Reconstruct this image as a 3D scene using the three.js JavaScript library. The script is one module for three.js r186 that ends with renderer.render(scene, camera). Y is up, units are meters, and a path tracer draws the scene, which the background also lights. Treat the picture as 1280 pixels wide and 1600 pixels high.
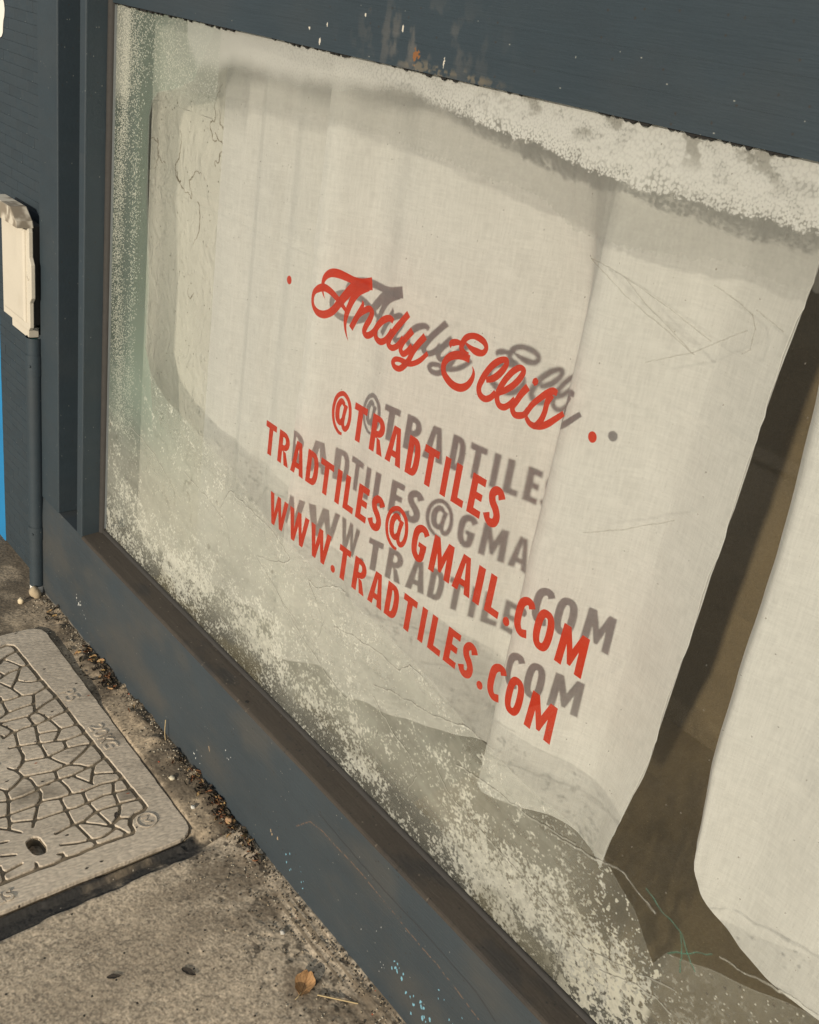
import * as THREE from 'three';
import { RoundedBoxGeometry } from 'three/addons/geometries/RoundedBoxGeometry.js';
import { mergeGeometries, mergeVertices } from 'three/addons/utils/BufferGeometryUtils.js';
import { FontLoader } from 'three/addons/loaders/FontLoader.js';
import { TextGeometry } from 'three/addons/geometries/TextGeometry.js';

// ------------------------------------------------------------------ camera, sky, sun, exposure
const scene = new THREE.Scene();
const camera = new THREE.PerspectiveCamera(53.709, 819 / 1024, 0.05, 900);
camera.position.set(0, 1.3, 0.771);
camera.quaternion.setFromRotationMatrix(new THREE.Matrix4().makeBasis(
  new THREE.Vector3(0.63135967, 0.14960802, -0.76092208),
  new THREE.Vector3(-0.42637276, 0.88656606, -0.17946275),
  new THREE.Vector3(0.64775862, 0.43774199, 0.62353084)));
const sunDir = new THREE.Vector3(0.35702, 0.26566, 0.89552).normalize();
{ // hazy clear winter sky: paler and warmer towards the horizon and round the sun
  const W = 256, H = 128, d = new Float32Array(W * H * 4);
  for (let j = 0; j < H; j++) for (let i = 0; i < W; i++) {
    const el = ((j + 0.5) / H - 0.5) * Math.PI, az = ((i + 0.5) / W - 0.5) * 2 * Math.PI;
    const v = [Math.cos(el) * Math.cos(az), Math.sin(el), Math.cos(el) * Math.sin(az)], t = Math.pow(Math.max(0, 1 - Math.max(v[1], 0)), 2.2);
    const ang = Math.acos(Math.min(1, Math.max(-1, v[0] * sunDir.x + v[1] * sunDir.y + v[2] * sunDir.z))) * 57.3, gl = 0.55 * Math.exp(-ang / 22), k = (j * W + i) * 4;
    d[k] = 0.29 + 0.38 * t + gl; d[k + 1] = 0.345 + 0.32 * t + gl * 0.9; d[k + 2] = 0.41 + 0.22 * t + gl * 0.73; d[k + 3] = 1;
  }
  const t = new THREE.DataTexture(d, W, H, THREE.RGBAFormat, THREE.FloatType); t.mapping = THREE.EquirectangularReflectionMapping; t.magFilter = t.minFilter = THREE.LinearFilter; t.needsUpdate = true;
  scene.background = t; scene.environment = t;
}
const sun = new THREE.DirectionalLight(new THREE.Color(1, 0.885, 0.72), 4.1);
sun.position.copy(sunDir).multiplyScalar(12).add(new THREE.Vector3(-0.9, 0.6, 0));
sun.target.position.set(-0.9, 0.6, 0);
sun.castShadow = true; sun.shadow.mapSize.set(4096, 4096); sun.shadow.radius = 2.4;
Object.assign(sun.shadow.camera, { left: -4, right: 4, top: 4, bottom: -4, near: 1, far: 30 });
scene.add(sun, sun.target);
const renderer = new THREE.WebGLRenderer({ antialias: true });
renderer.setSize(819, 1024);
renderer.toneMapping = THREE.LinearToneMapping;
renderer.toneMappingExposure = 1.0;
renderer.shadowMap.enabled = true;

// ------------------------------------------------------------------ helpers
let seed = 12345;
const rnd = () => { seed = (seed * 1664525 + 1013904223) >>> 0; return seed / 4294967296; };
const rr = (a, b) => a + (b - a) * rnd();
const clamp = (x, a = 0, b = 1) => Math.min(b, Math.max(a, x));
const ss = (a, b, x) => { const t = clamp((x - a) / (b - a)); return t * t * (3 - 2 * t); };
const mix = (a, b, t) => a + (b - a) * t;
function hash(ix, iy, s = 0) {
  let h = Math.imul(ix, 374761393) + Math.imul(iy, 668265263) + Math.imul(s, 974711) | 0;
  h = Math.imul(h ^ (h >>> 13), 1274126177); h ^= h >>> 16;
  return (h >>> 0) / 4294967296;
}
function vn(x, y, s = 0) {
  const ix = Math.floor(x), iy = Math.floor(y), fx = x - ix, fy = y - iy;
  const u = fx * fx * (3 - 2 * fx), v = fy * fy * (3 - 2 * fy);
  const a = hash(ix, iy, s), b = hash(ix + 1, iy, s), c = hash(ix, iy + 1, s), d = hash(ix + 1, iy + 1, s);
  return a + (b - a) * u + (c - a) * v + (a - b - c + d) * u * v;
}
function fbm(x, y, o = 4, s = 0) { let f = 0, a = 0.5, n = 0; for (let i = 0; i < o; i++) { f += a * vn(x, y, s + i * 17); n += a; a *= 0.5; x *= 2.03; y *= 2.03; } return f / n; }
const wo = { d: 0, id: 0, d2: 0 };
function worley(x, y, s = 0) {
  const ix = Math.floor(x), iy = Math.floor(y); let d1 = 9, d2 = 9, id = 0;
  for (let j = -1; j <= 1; j++) for (let i = -1; i <= 1; i++) {
    const cx = ix + i, cy = iy + j, px = cx + hash(cx, cy, s), py = cy + hash(cx, cy, s + 5), d = (px - x) ** 2 + (py - y) ** 2;
    if (d < d1) { d2 = d1; d1 = d; id = hash(cx, cy, s + 9); } else if (d < d2) d2 = d;
  }
  wo.d = Math.sqrt(d1); wo.d2 = Math.sqrt(d2); wo.id = id; return wo;
}
const toS = (c) => 255 * (c <= 0.0031308 ? 12.92 * c : 1.055 * Math.pow(Math.max(c, 0), 1 / 2.4) - 0.055);
// texture from a function (u, v in 0..1, v up) -> [r, g, b] linear (+ alpha)
function tex(w, h, fn, { srgb = true, repeat = true } = {}) {
  const d = new Uint8Array(w * h * 4), o = [0, 0, 0, 1];
  for (let j = 0; j < h; j++) for (let i = 0; i < w; i++) {
    o[3] = 1; fn((i + 0.5) / w, (j + 0.5) / h, o);
    const k = (j * w + i) * 4;
    for (let c = 0; c < 3; c++) d[k + c] = clamp(srgb ? toS(o[c]) : o[c] * 255, 0, 255);
    d[k + 3] = clamp(o[3] * 255, 0, 255);
  }
  return dataTex(d, w, h, srgb, repeat);
}
function dataTex(d, w, h, srgb, repeat) {
  const t = new THREE.DataTexture(d, w, h, THREE.RGBAFormat);
  t.magFilter = THREE.LinearFilter; t.minFilter = THREE.LinearMipmapLinearFilter; t.generateMipmaps = true;
  if (repeat) t.wrapS = t.wrapT = THREE.RepeatWrapping;
  if (srgb) t.colorSpace = THREE.SRGBColorSpace;
  t.needsUpdate = true; return t;
}
const std = (o) => new THREE.MeshStandardMaterial({ roughness: 0.8, ...o });
const lin = (r, g, b) => new THREE.Color().setRGB(r, g, b);
const used = {};
function numbered(n) { used[n] = (used[n] ?? -1) + 1; return used[n] ? n + '_' + String(used[n]).padStart(3, '0') : n; }
function mesh(name, geo, mat, parent = scene, ud) {
  const m = new THREE.Mesh(geo, mat); m.name = parent === scene ? numbered(name) : name;
  m.castShadow = m.receiveShadow = true; parent.add(m);
  if (ud) Object.assign(m.userData, ud);
  return m;
}
function thing(name, label, category, pos = [0, 0, 0], group) {
  const g = new THREE.Group(); g.name = numbered(name); g.position.set(...pos);
  g.userData = { label, category }; if (group) g.userData.group = group;
  scene.add(g); return g;
}
const structure = { kind: 'structure' };
// box between two corners, uv in metres by dominant normal
function uvMetres(g, s = 1, ox = 0, oy = 0) {
  const p = g.attributes.position, n = g.attributes.normal, uv = new Float32Array(p.count * 2);
  for (let i = 0; i < p.count; i++) {
    const x = p.getX(i), y = p.getY(i), z = p.getZ(i), ax = Math.abs(n.getX(i)), ay = Math.abs(n.getY(i)), az = Math.abs(n.getZ(i));
    const [u, v] = az >= ax && az >= ay ? [x, y] : ax >= ay ? [z, y] : [x, z];
    uv[i * 2] = (u + ox) * s; uv[i * 2 + 1] = (v + oy) * s;
  }
  g.setAttribute('uv', new THREE.BufferAttribute(uv, 2)); return g;
}
function box(x0, x1, y0, y1, z0, z1, r = 0.002, s = 1) {
  const w = x1 - x0, h = y1 - y0, d = z1 - z0;
  const g = r > 0 ? new RoundedBoxGeometry(w, h, d, 2, Math.min(r, w / 2.1, h / 2.1, d / 2.1)) : new THREE.BoxGeometry(w, h, d);
  g.translate((x0 + x1) / 2, (y0 + y1) / 2, (z0 + z1) / 2);
  return uvMetres(g, s);
}
const poly = (pts) => (x) => { if (x <= pts[0][0]) return pts[0][1]; for (let i = 1; i < pts.length; i++) if (x <= pts[i][0]) return mix(pts[i - 1][1], pts[i][1], (x - pts[i - 1][0]) / (pts[i][0] - pts[i - 1][0])); return pts[pts.length - 1][1]; };
function segDist(x, y, a, b) { const dx = b[0] - a[0], dy = b[1] - a[1], t = clamp(((x - a[0]) * dx + (y - a[1]) * dy) / (dx * dx + dy * dy + 1e-12)); return [Math.hypot(x - a[0] - t * dx, y - a[1] - t * dy), (x - a[0]) * dy - (y - a[1]) * dx]; }

// ------------------------------------------------------------------ materials
const slateBase = [0.0265, 0.041, 0.052], dustyBase = [0.037, 0.049, 0.058];
function slateTex(w, h, sx, sy, dust, marks, base = slateBase) {
  const t = tex(w, h, (u, v, o) => {
    const x = u * sx, y = v * sy;
    const big = fbm(x * 5, y * 5, 3, 3), mid = fbm(x * 26, y * 60, 3, 7), fine = vn(x * 900, y * 900, 11), dirt = ss(0.35, 0.85, fbm(x * 9 + 4, y * 14, 5, 21));
    let k = 0.84 + 0.22 * big + 0.12 * (mid - 0.5) + 0.10 * (fine - 0.5);
    o[0] = base[0] * k; o[1] = base[1] * k; o[2] = base[2] * k;
    const dd = clamp(dirt * dust);
    o[0] = mix(o[0], 0.070, dd); o[1] = mix(o[1], 0.066, dd); o[2] = mix(o[2], 0.058, dd);
    const w1 = worley(x * 140, y * 140, 31);
    if (w1.d < 0.10 && w1.id > 0.985) { o[0] = 0.30; o[1] = 0.29; o[2] = 0.25; }
    if (w1.d < 0.16 && w1.id < 0.02) { o[0] = 0.03; o[1] = 0.028; o[2] = 0.026; }
    if (marks) marks(x, y, o);
  });
  return t;
}
const slateMap = slateTex(1024, 1024, 1, 1, 0.12);
const slateBump = tex(512, 512, (u, v, o) => { const k = 0.5 + 0.5 * (fbm(u * 24, v * 90, 4, 5) - 0.5) + 0.25 * (vn(u * 300, v * 300, 2) - 0.5); o[0] = o[1] = o[2] = k; }, { srgb: false });
const slate = std({ map: slateMap, roughness: 0.62, bumpMap: slateBump, bumpScale: 0.0006 });
// plinth: chips, scratches and paint flecks where the photograph shows them
const P0 = -1.97;
const scratchOrange = [[-0.935, 0.135], [-0.905, 0.170], [-0.875, 0.176], [-0.784, 0.178], [-0.660, 0.166], [-0.60, 0.164], [-0.554, 0.158], [-0.51, 0.15]];
const scratchDark = [[-0.885, 0.201], [-0.80, 0.195], [-0.724, 0.190], [-0.62, 0.192], [-0.529, 0.188], [-0.49, 0.176]];
const flecks = [];
{ const f = (x, y, n, s, c, r) => { for (let i = 0; i < n; i++) flecks.push([x + rr(-s, s), y + rr(-s, s) * 0.8, rr(0.3, 1) * r, c, rr(-0.6, 0.6)]); };
  const cy = [0.16, 0.36, 0.46], wh = [0.55, 0.55, 0.52], ta = [0.33, 0.24, 0.15];
  f(-0.668, 0.085, 9, 0.012, cy, 0.0035); f(-0.61, 0.062, 9, 0.02, cy, 0.0038); f(-0.64, 0.05, 5, 0.02, cy, 0.003); f(-0.93, 0.055, 10, 0.03, cy, 0.0022);
  f(-1.75, 0.085, 9, 0.02, wh, 0.0026); f(-1.236, 0.05, 6, 0.02, wh, 0.0022); f(-1.13, 0.12, 4, 0.03, wh, 0.0015); f(-1.2, 0.09, 2, 0.01, ta, 0.003); f(-0.99, 0.07, 3, 0.015, ta, 0.003); f(-0.75, 0.1, 8, 0.07, wh, 0.0012);
  f(-1.7, 0.03, 10, 0.06, wh, 0.0018); f(-0.55, 0.09, 12, 0.06, cy, 0.002); }
const plinthMap = slateTex(2048, 256, 2, 0.25, 0.6, (x0, y, o) => {
  const x = x0 + P0;
  let d = 9; for (let i = 1; i < scratchOrange.length; i++) d = Math.min(d, segDist(x, y + 0.002 * (fbm(x * 60, 3, 2) - 0.5), scratchOrange[i - 1], scratchOrange[i])[0]);
  let a = (1 - ss(0.0004, 0.0017, d)) * ss(0.38, 0.60, fbm(x * 320, y * 320, 2, 41)) * 0.55;
  o[0] = mix(o[0], 0.23, a); o[1] = mix(o[1], 0.13, a); o[2] = mix(o[2], 0.075, a);
  d = 9; for (let i = 1; i < scratchDark.length; i++) d = Math.min(d, segDist(x, y + 0.0015 * (fbm(x * 90, 7, 2) - 0.5), scratchDark[i - 1], scratchDark[i])[0]);
  a = (1 - ss(0.0004, 0.002, d)) * 0.75; o[0] = mix(o[0], 0.022, a); o[1] = mix(o[1], 0.024, a); o[2] = mix(o[2], 0.027, a);
  const edge = ss(0.012, 0.0, y + 0.014 * (fbm(x * 40, y * 40, 3, 51) - 0.45));
  o[0] = mix(o[0], 0.24, edge); o[1] = mix(o[1], 0.21, edge); o[2] = mix(o[2], 0.17, edge);
  for (const [fx, fy, r, c, t] of flecks) { const ex = x - fx, ey = y - fy; if (Math.abs(ex) < 0.006 && Math.abs(ey) < 0.006 && Math.hypot(ex * 1.5 + ey * t, ey * 0.8) < r * (0.7 + 0.6 * vn(x * 900, y * 900))) { o[0] = c[0]; o[1] = c[1]; o[2] = c[2]; } }
}, dustyBase);
const plinthMat = std({ map: plinthMap, roughness: 0.6, bumpMap: slateBump, bumpScale: 0.0008 });
// upper rail: lime bloom, rust and white drips
const railMap = slateTex(2048, 256, 2, 0.25, 0.12, (x0, y0, o) => {
  const x = x0 + P0, y = y0 + 1.2;
  const m = Math.exp(-(((x + 0.96) / 0.09) ** 2) - (((y - 1.27) / 0.035) ** 2)) * ss(0.5, 0.68, fbm(x * 60, y * 38, 4, 61));
  o[0] = mix(o[0], 0.14, m * 0.5); o[1] = mix(o[1], 0.13, m * 0.5); o[2] = mix(o[2], 0.115, m * 0.5);
  const r = Math.exp(-(((x + 0.958) / 0.006) ** 2) - (((y - 1.257) / 0.012) ** 2)) > 0.45 + 0.4 * (vn(x * 400, y * 400, 3) - 0.5);
  if (r && vn(x * 300, y * 300, 5) > 0.45) { o[0] = 0.20; o[1] = 0.085; o[2] = 0.03; }
  for (const [fx, fy, rx, ry] of [[-1.173, 1.264, 0.0018, 0.002], [-1.148, 1.2515, 0.0022, 0.004], [-1.135, 1.272, 0.0014, 0.003], [-1.06, 1.29, 0.0014, 0.002], [-0.91, 1.257, 0.0012, 0.005], [-0.988, 1.283, 0.0018, 0.004]])
    if (((x - fx) / rx) ** 2 + ((y - fy) / ry) ** 2 < 1 + (vn(x * 700, y * 700, 8) - 0.5)) { o[0] = 0.55; o[1] = 0.5; o[2] = 0.42; }
  let e = ss(0.010, 0.0, Math.abs(y - 1.247) + 0.012 * (fbm(x * 50, y * 70, 3, 71) - 0.4)) * ss(0.06, 0.0, Math.abs(x + 0.9) - 0.05);
  e *= ss(0.45, 0.6, fbm(x * 150, y * 150, 3, 77)); o[0] = mix(o[0], 0.2, e * 0.5); o[1] = mix(o[1], 0.165, e * 0.5); o[2] = mix(o[2], 0.11, e * 0.5);
});
const railMat = std({ map: railMap, roughness: 0.5, bumpMap: slateBump, bumpScale: 0.00035 });
// dusty sill
const sillMap = tex(1024, 256, (u, v, o) => {
  const x = u * 2, y = v * 0.5, g = 0.8 + 0.25 * fbm(x * 12, y * 40, 4, 3) + 0.25 * (vn(x * 700, y * 700, 4) - 0.5) + 0.2 * (fbm(x * 4, y * 160, 2, 9) - 0.5);
  const p = ss(0.55, 0.75, fbm(x * 16, y * 30, 4, 13));
  o[0] = mix(0.050, 0.034, p) * g; o[1] = mix(0.041, 0.031, p) * g; o[2] = mix(0.032, 0.028, p) * g;
  const w = worley(x * 160, y * 160, 6); if (w.d < 0.13 && w.id > 0.96) { o[0] = 0.16; o[1] = 0.135; o[2] = 0.10; } if (w.d < 0.18 && w.id < 0.05) { o[0] = o[1] = o[2] = 0.015; }
});
const dusty = std({ map: sillMap, roughness: 0.9, bumpMap: slateBump, bumpScale: 0.001 });
const putty = std({ map: tex(256, 256, (u, v, o) => { const k = 0.75 + 0.5 * fbm(u * 12, v * 60, 4, 9); o[0] = 0.036 * k; o[1] = 0.033 * k; o[2] = 0.030 * k; }), roughness: 0.8 });
const black = std({ color: lin(0.012, 0.011, 0.010), roughness: 0.9 });

// ------------------------------------------------------------------ ground and pavement
const joint = [-1.112, -1.076];
function lidLocal(x, z) { return [x + 1.466, z - 0.310]; }
const lidTilt = -0.022, LW = 0.3495, LD = 0.243;
function inLid(x, z, m = 0) { let [a, b] = lidLocal(x, z); const c = Math.cos(lidTilt), s = Math.sin(lidTilt); const p = a * c - b * s, q = a * s + b * c; const r = 0.03, dx = Math.abs(p) - (LW + m - r), dz = Math.abs(q) - (LD + m - r); return Math.hypot(Math.max(dx, 0), Math.max(dz, 0)) + Math.min(Math.max(dx, dz), 0) - r; }
function groundH(x, z) {
  let h = 0.0022 * (fbm(x * 22, z * 22, 4, 5) - 0.5) + 0.0012 * (fbm(x * 130, z * 130, 2, 6) - 0.5);
  const old = ss(-1.085, -1.10, x);
  const wall = ss(0.085, 0.0, z);
  const clod = ss(0.45, 0.8, fbm(x * 34, z * 34, 4, 15));
  h += old * wall * (0.004 + 0.012 * clod * ss(0.06, 0.01, z)) * ss(-1.98, -1.80, x);
  h += 0.010 * ss(-1.60, -1.42, x) * ss(-1.08, -1.16, x) * ss(0.12, 0.05, z);
  h += (1 - old) * (0.004 + 0.006 * ss(0.05, 0.0, z) + 0.0012 * Math.sin(z * 900 + 3 * fbm(x * 6, z * 30, 2)) * ss(0.075, 0.03, z) * ss(-0.98, -0.86, x));
  const pit = ss(0.62, 0.78, fbm(x * 70, z * 70, 3, 33)) * ss(0.22, 0.06, z) * ss(-1.1, -1.0, x); h -= pit * 0.0022;
  const j = ss(joint[0] - 0.002, joint[0] + 0.003, x + 0.003 * (fbm(x * 40, z * 40, 2) - 0.5)) * ss(joint[1] + 0.003, joint[1] - 0.002, x + 0.006 * (fbm(z * 30, 2, 2, 8) - 0.5)) * ss(0.04, 0.075, z); h -= 0.006 * j;
  const l = inLid(x, z); if (l < 0.004) h = Math.min(h, mix(h, -0.012, ss(0.004, -0.004, l)));
  if (l > 0 && l < 0.012 && x > -1.4) h = Math.max(h, 0.0);
  return h;
}
const GX0 = -2.6, GX1 = -0.2, GZ0 = -0.05, GZ1 = 0.95;
const paveMap = tex(2048, 1024, (u, v, o) => {
  const x = mix(GX0, GX1, u), z = mix(GZ0, GZ1, v);
  const sand = vn(x * 420, z * 420, 3), sand2 = vn(x * 230, z * 230, 4), big = fbm(x * 6, z * 6, 4, 8), mid = fbm(x * 28, z * 28, 4, 9);
  let r, g, b;
  if (x > -1.085) {
    const br = fbm(x * 230, z * 9, 2, 12);
    const k = 0.52 + 0.70 * sand + 0.42 * (sand2 - 0.5) + 0.34 * (mid - 0.5) + 0.22 * (br - 0.5) + 0.3 * (big - 0.5);
    r = 0.47 * k; g = 0.388 * k; b = 0.285 * k;
    const st = ss(0.50, 0.62, fbm(x * 13, z * 11, 6, 17) + 0.10 * (sand2 - 0.5)) * (0.3 + 0.7 * ss(0.25, 0.05, z));
    const dk = clamp(st * (0.35 + 0.6 * sand2)); r = mix(r, 0.11, dk); g = mix(g, 0.083, dk); b = mix(b, 0.055, dk);
    const sp = ss(0.64, 0.78, fbm(x * 75, z * 75, 3, 33)) * ss(0.24, 0.06, z); r = mix(r, 0.035, sp * 0.8); g = mix(g, 0.028, sp * 0.8); b = mix(b, 0.02, sp * 0.8);
    const rib = ss(0.07, 0.03, z) * ss(-0.99, -0.87, x) * ss(0.45, 0.62, fbm(x * 9, z * 260, 3, 19)); r = mix(r, 0.17, rib * 0.8); g = mix(g, 0.13, rib * 0.8); b = mix(b, 0.085, rib * 0.8);
  } else {
    const k = 0.52 + 0.62 * sand + 0.45 * (sand2 - 0.5) + 0.5 * (mid - 0.5);
    r = 0.37 * k; g = 0.295 * k; b = 0.205 * k;
    const st = ss(0.38, 0.62, fbm(x * 17, z * 20, 5, 23) + 0.16 * ss(0.06, 0.0, z));
    const dk = clamp(st * (0.5 + 0.5 * sand2)); r = mix(r, 0.085, dk); g = mix(g, 0.066, dk); b = mix(b, 0.045, dk);
  }
  const jn = ss(joint[0] - 0.004, joint[0], x) * ss(joint[1] + 0.004, joint[1], x + 0.008 * (fbm(z * 30, 2, 2, 8) - 0.5)) * ss(0.035, 0.07, z) * ss(0.8, 0.5, fbm(x * 20, z * 16, 3, 44) + 0.25 * ss(0.12, 0.06, z));
  r = mix(r, 0.022 + 0.02 * sand, jn); g = mix(g, 0.021 + 0.018 * sand, jn); b = mix(b, 0.02 + 0.015 * sand, jn);
  const w = worley(x * 55, z * 55, 3); if (w.d < 0.09 && w.id > 0.955) { r = 0.02; g = 0.018; b = 0.014; } if (w.d < 0.06 && w.id < 0.06) { r = 0.5; g = 0.45; b = 0.36; }
  o[0] = Math.max(r, 0.01); o[1] = Math.max(g, 0.009); o[2] = Math.max(b, 0.008);
}, { repeat: false });
const paveBump = tex(1024, 512, (u, v, o) => { const x = mix(GX0, GX1, u), z = mix(GZ0, GZ1, v); o[0] = o[1] = o[2] = 0.35 * fbm(x * 240, z * 240, 2, 2) + 0.45 * vn(x * 400, z * 400, 1) + 0.2 * fbm(x * 200, z * 14, 2, 12); }, { srgb: false, repeat: false });
{
  const nx = 480, nz = 200, g = new THREE.PlaneGeometry(1, 1, nx, nz), p = g.attributes.position, uv = g.attributes.uv;
  for (let i = 0; i < p.count; i++) { const u = uv.getX(i), v = 1 - uv.getY(i), x = mix(GX0, GX1, u), z = mix(GZ0, GZ1, v); p.setXYZ(i, x, groundH(x, z), z); uv.setXY(i, u, v); }
  g.computeVertexNormals();
  mesh('pavement', g, std({ map: paveMap, roughness: 0.95, bumpMap: paveBump, bumpScale: 0.0015 }), scene, structure);
}
const farMap = tex(512, 512, (u, v, o) => { const k = 0.75 + 0.3 * vn(u * 256, v * 256, 1) + 0.3 * (vn(u * 64, v * 64, 3) - 0.5); o[0] = 0.28 * k; o[1] = 0.245 * k; o[2] = 0.2 * k; });
{
  const s = new THREE.Shape(); s.moveTo(-400, -400); s.lineTo(400, -400); s.lineTo(400, 400); s.lineTo(-400, 400); s.closePath();
  const h = new THREE.Path(); h.moveTo(GX0 + 0.01, -GZ0 - 0.01); h.lineTo(GX0 + 0.01, -GZ1 + 0.01); h.lineTo(GX1 - 0.01, -GZ1 + 0.01); h.lineTo(GX1 - 0.01, -GZ0 - 0.01); h.closePath(); s.holes.push(h);
  const g = new THREE.ShapeGeometry(s); g.rotateX(-Math.PI / 2); g.translate(0, 0.001, 0); 
  mesh('ground', uvMetres(g, 1), std({ map: farMap, roughness: 0.95 }), scene, structure);
}

{
  const asphalt = std({ map: tex(512, 512, (u, v, o) => { const k = 0.7 + 0.5 * vn(u * 256, v * 256, 1) + 0.2 * (fbm(u * 8, v * 8, 3, 3) - 0.5); o[0] = 0.055 * k; o[1] = 0.054 * k; o[2] = 0.052 * k; }), roughness: 0.9 });
  mesh('kerb', box(-60, 60, -0.05, 0.012, 2.5, 2.65, 0.01, 1), std({ map: farMap, roughness: 0.9 }), scene, structure);
  mesh('road', box(-200, 200, -0.10, 0.006, 2.65, 12, 0, 0.5), asphalt, scene, structure);
}

// ------------------------------------------------------------------ pit cover in the pavement
{
  const GROOVES = [[[-1727,177],[-1731,170],[-1740,153],[-1745,136]],[[-1729,170],[-1710,158],[-1690,148],[-1689,137]],[[-1717,181],[-1729,170]],[[-1690,148],[-1685,153],[-1682,175],[-1674,192],[-1670,198]],[[-1689,191],[-1678,188]],[[-1686,152],[-1656,170],[-1630,190]],[[-1657,203],[-1630,190],[-1600,182]],[[-1651,172],[-1640,164],[-1632,149],[-1630,132]],[[-1602,223],[-1598,206],[-1600,182],[-1594,161],[-1598,147],[-1604,130]],[[-1615,218],[-1601,220],[-1562,223]],[[-1593,161],[-1567,171],[-1543,178]],[[-1553,241],[-1562,223],[-1565,196],[-1566,172]],[[-1566,128],[-1556,153],[-1544,176]],[[-1540,245],[-1538,219],[-1535,194],[-1541,179]],[[-1542,179],[-1529,171],[-1510,166],[-1490,161],[-1473,159]],[[-1510,166],[-1513,150],[-1518,127]],[[-1509,166],[-1506,179],[-1505,193],[-1506,211],[-1503,231]],[[-1535,195],[-1516,195],[-1505,193],[-1481,199],[-1454,206],[-1412,208]],[[-1535,247],[-1522,239],[-1506,233],[-1495,256],[-1505,256]],[[-1505,234],[-1502,232]],[[-1478,198],[-1475,181],[-1469,162]],[[-1473,159],[-1471,144],[-1470,124]],[[-1470,160],[-1459,168],[-1446,179]],[[-1502,232],[-1477,237],[-1461,241],[-1430,244]],[[-1464,257],[-1462,240],[-1458,225],[-1452,207],[-1444,180],[-1439,165],[-1438,144],[-1440,123]],[[-1438,166],[-1417,169]],[[-1410,209],[-1413,188],[-1416,170],[-1413,149],[-1406,126]],[[-1406,129],[-1394,145],[-1384,162]],[[-1440,241],[-1431,243],[-1413,253],[-1403,266]],[[-1420,248],[-1414,226],[-1410,209]],[[-1407,206],[-1387,196],[-1374,187],[-1364,170],[-1352,159],[-1350,149],[-1359,125]],[[-1384,162],[-1372,184]],[[-1415,277],[-1401,267],[-1382,263],[-1367,254],[-1344,254],[-1330,252],[-1317,257],[-1306,266],[-1272,286],[-1259,294]],[[-1382,263],[-1376,241],[-1370,213],[-1373,189]],[[-1369,211],[-1348,215]],[[-1344,254],[-1345,236],[-1346,215],[-1344,191],[-1347,173],[-1350,149]],[[-1344,191],[-1328,182],[-1306,169]],[[-1349,147],[-1332,158],[-1311,169]],[[-1330,158],[-1323,144]],[[-1344,214],[-1325,210],[-1303,209]],[[-1380,265],[-1367,283],[-1360,299]],[[-1371,307],[-1363,301],[-1341,303],[-1308,316],[-1277,325]],[[-1341,318],[-1337,305],[-1335,282],[-1338,256]],[[-1306,331],[-1305,314],[-1305,290],[-1305,267],[-1309,260],[-1303,237],[-1301,210],[-1296,192],[-1298,168],[-1298,155]],[[-1287,320],[-1280,304],[-1271,282],[-1270,260],[-1269,233],[-1266,213],[-1268,196],[-1269,181],[-1271,167]],[[-1300,230],[-1269,233],[-1231,236]],[[-1296,192],[-1274,195],[-1241,192],[-1224,189]],[[-1226,270],[-1230,250],[-1231,234],[-1230,220],[-1240,195],[-1241,181]],[[-1228,222],[-1217,209],[-1207,197]],[[-1227,232],[-1185,225],[-1167,221]],[[-1199,272],[-1190,250],[-1184,223],[-1181,208]],[[-1182,283],[-1182,276],[-1169,278]],[[-1183,319],[-1170,321]],[[-1282,340],[-1271,327],[-1256,314]],[[-1251,351],[-1249,339]],[[-1224,360],[-1215,339]],[[-1188,368],[-1193,337]],[[-1204,368],[-1185,371],[-1170,373]],[[-1323,144],[-1311,119]],[[-1299,155],[-1294,138],[-1294,121]],[[-1292,137],[-1270,147],[-1241,152],[-1230,153],[-1211,166],[-1199,183]],[[-1272,167],[-1267,149]],[[-1268,145],[-1263,122]],[[-1239,149],[-1233,120]],[[-1241,181],[-1238,155]],[[-1224,189],[-1201,185],[-1188,180]],[[-1206,197],[-1191,179],[-1164,168]],[[-1182,208],[-1182,202],[-1187,187],[-1192,181]],[[-1200,183],[-1207,164],[-1197,150]]];
  const RIM = [[-1771,161],[-1774,147],[-1766,137],[-1748,135],[-1691,134],[-1636,132],[-1604,130],[-1569,127],[-1520,126],[-1475,125],[-1442,124],[-1408,123],[-1404,124],[-1363,122],[-1310,119],[-1272,118],[-1234,116],[-1208,116],[-1203,124],[-1203,138],[-1196,150],[-1184,158],[-1169,158],[-1164,162],[-1165,173],[-1167,196],[-1168,220],[-1167,259],[-1168,274],[-1167,298],[-1169,321],[-1169,349],[-1170,373],[-1169,380]];
  const lid = thing('pit_cover', 'weathered grey pit cover with crazed cell pattern set in the pavement', 'pit cover', [0, -0.0035, 0]);
  const lidMap = tex(1024, 512, (u, v, o) => {
    const x = u * 1, y = v * 0.5, k = 0.84 + 0.30 * vn(x * 380, y * 380, 2) + 0.2 * (fbm(x * 40, y * 40, 3, 4) - 0.5) + 0.3 * (fbm(x * 7, y * 7, 3, 6) - 0.5);
    o[0] = 0.49 * k; o[1] = 0.42 * k; o[2] = 0.33 * k;
    const st = ss(0.56, 0.76, fbm(x * 15, y * 15, 4, 8)); o[0] = mix(o[0], 0.13, st * 0.7); o[1] = mix(o[1], 0.105, st * 0.7); o[2] = mix(o[2], 0.075, st * 0.7);
    const w = worley(x * 60, y * 60, 5); if (w.d < 0.10 && w.id > 0.93) { o[0] = 0.04; o[1] = 0.032; o[2] = 0.025; } if (w.d < 0.07 && w.id < 0.025) { o[0] = 0.3; o[1] = 0.06; o[2] = 0.02; }
  });
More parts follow.
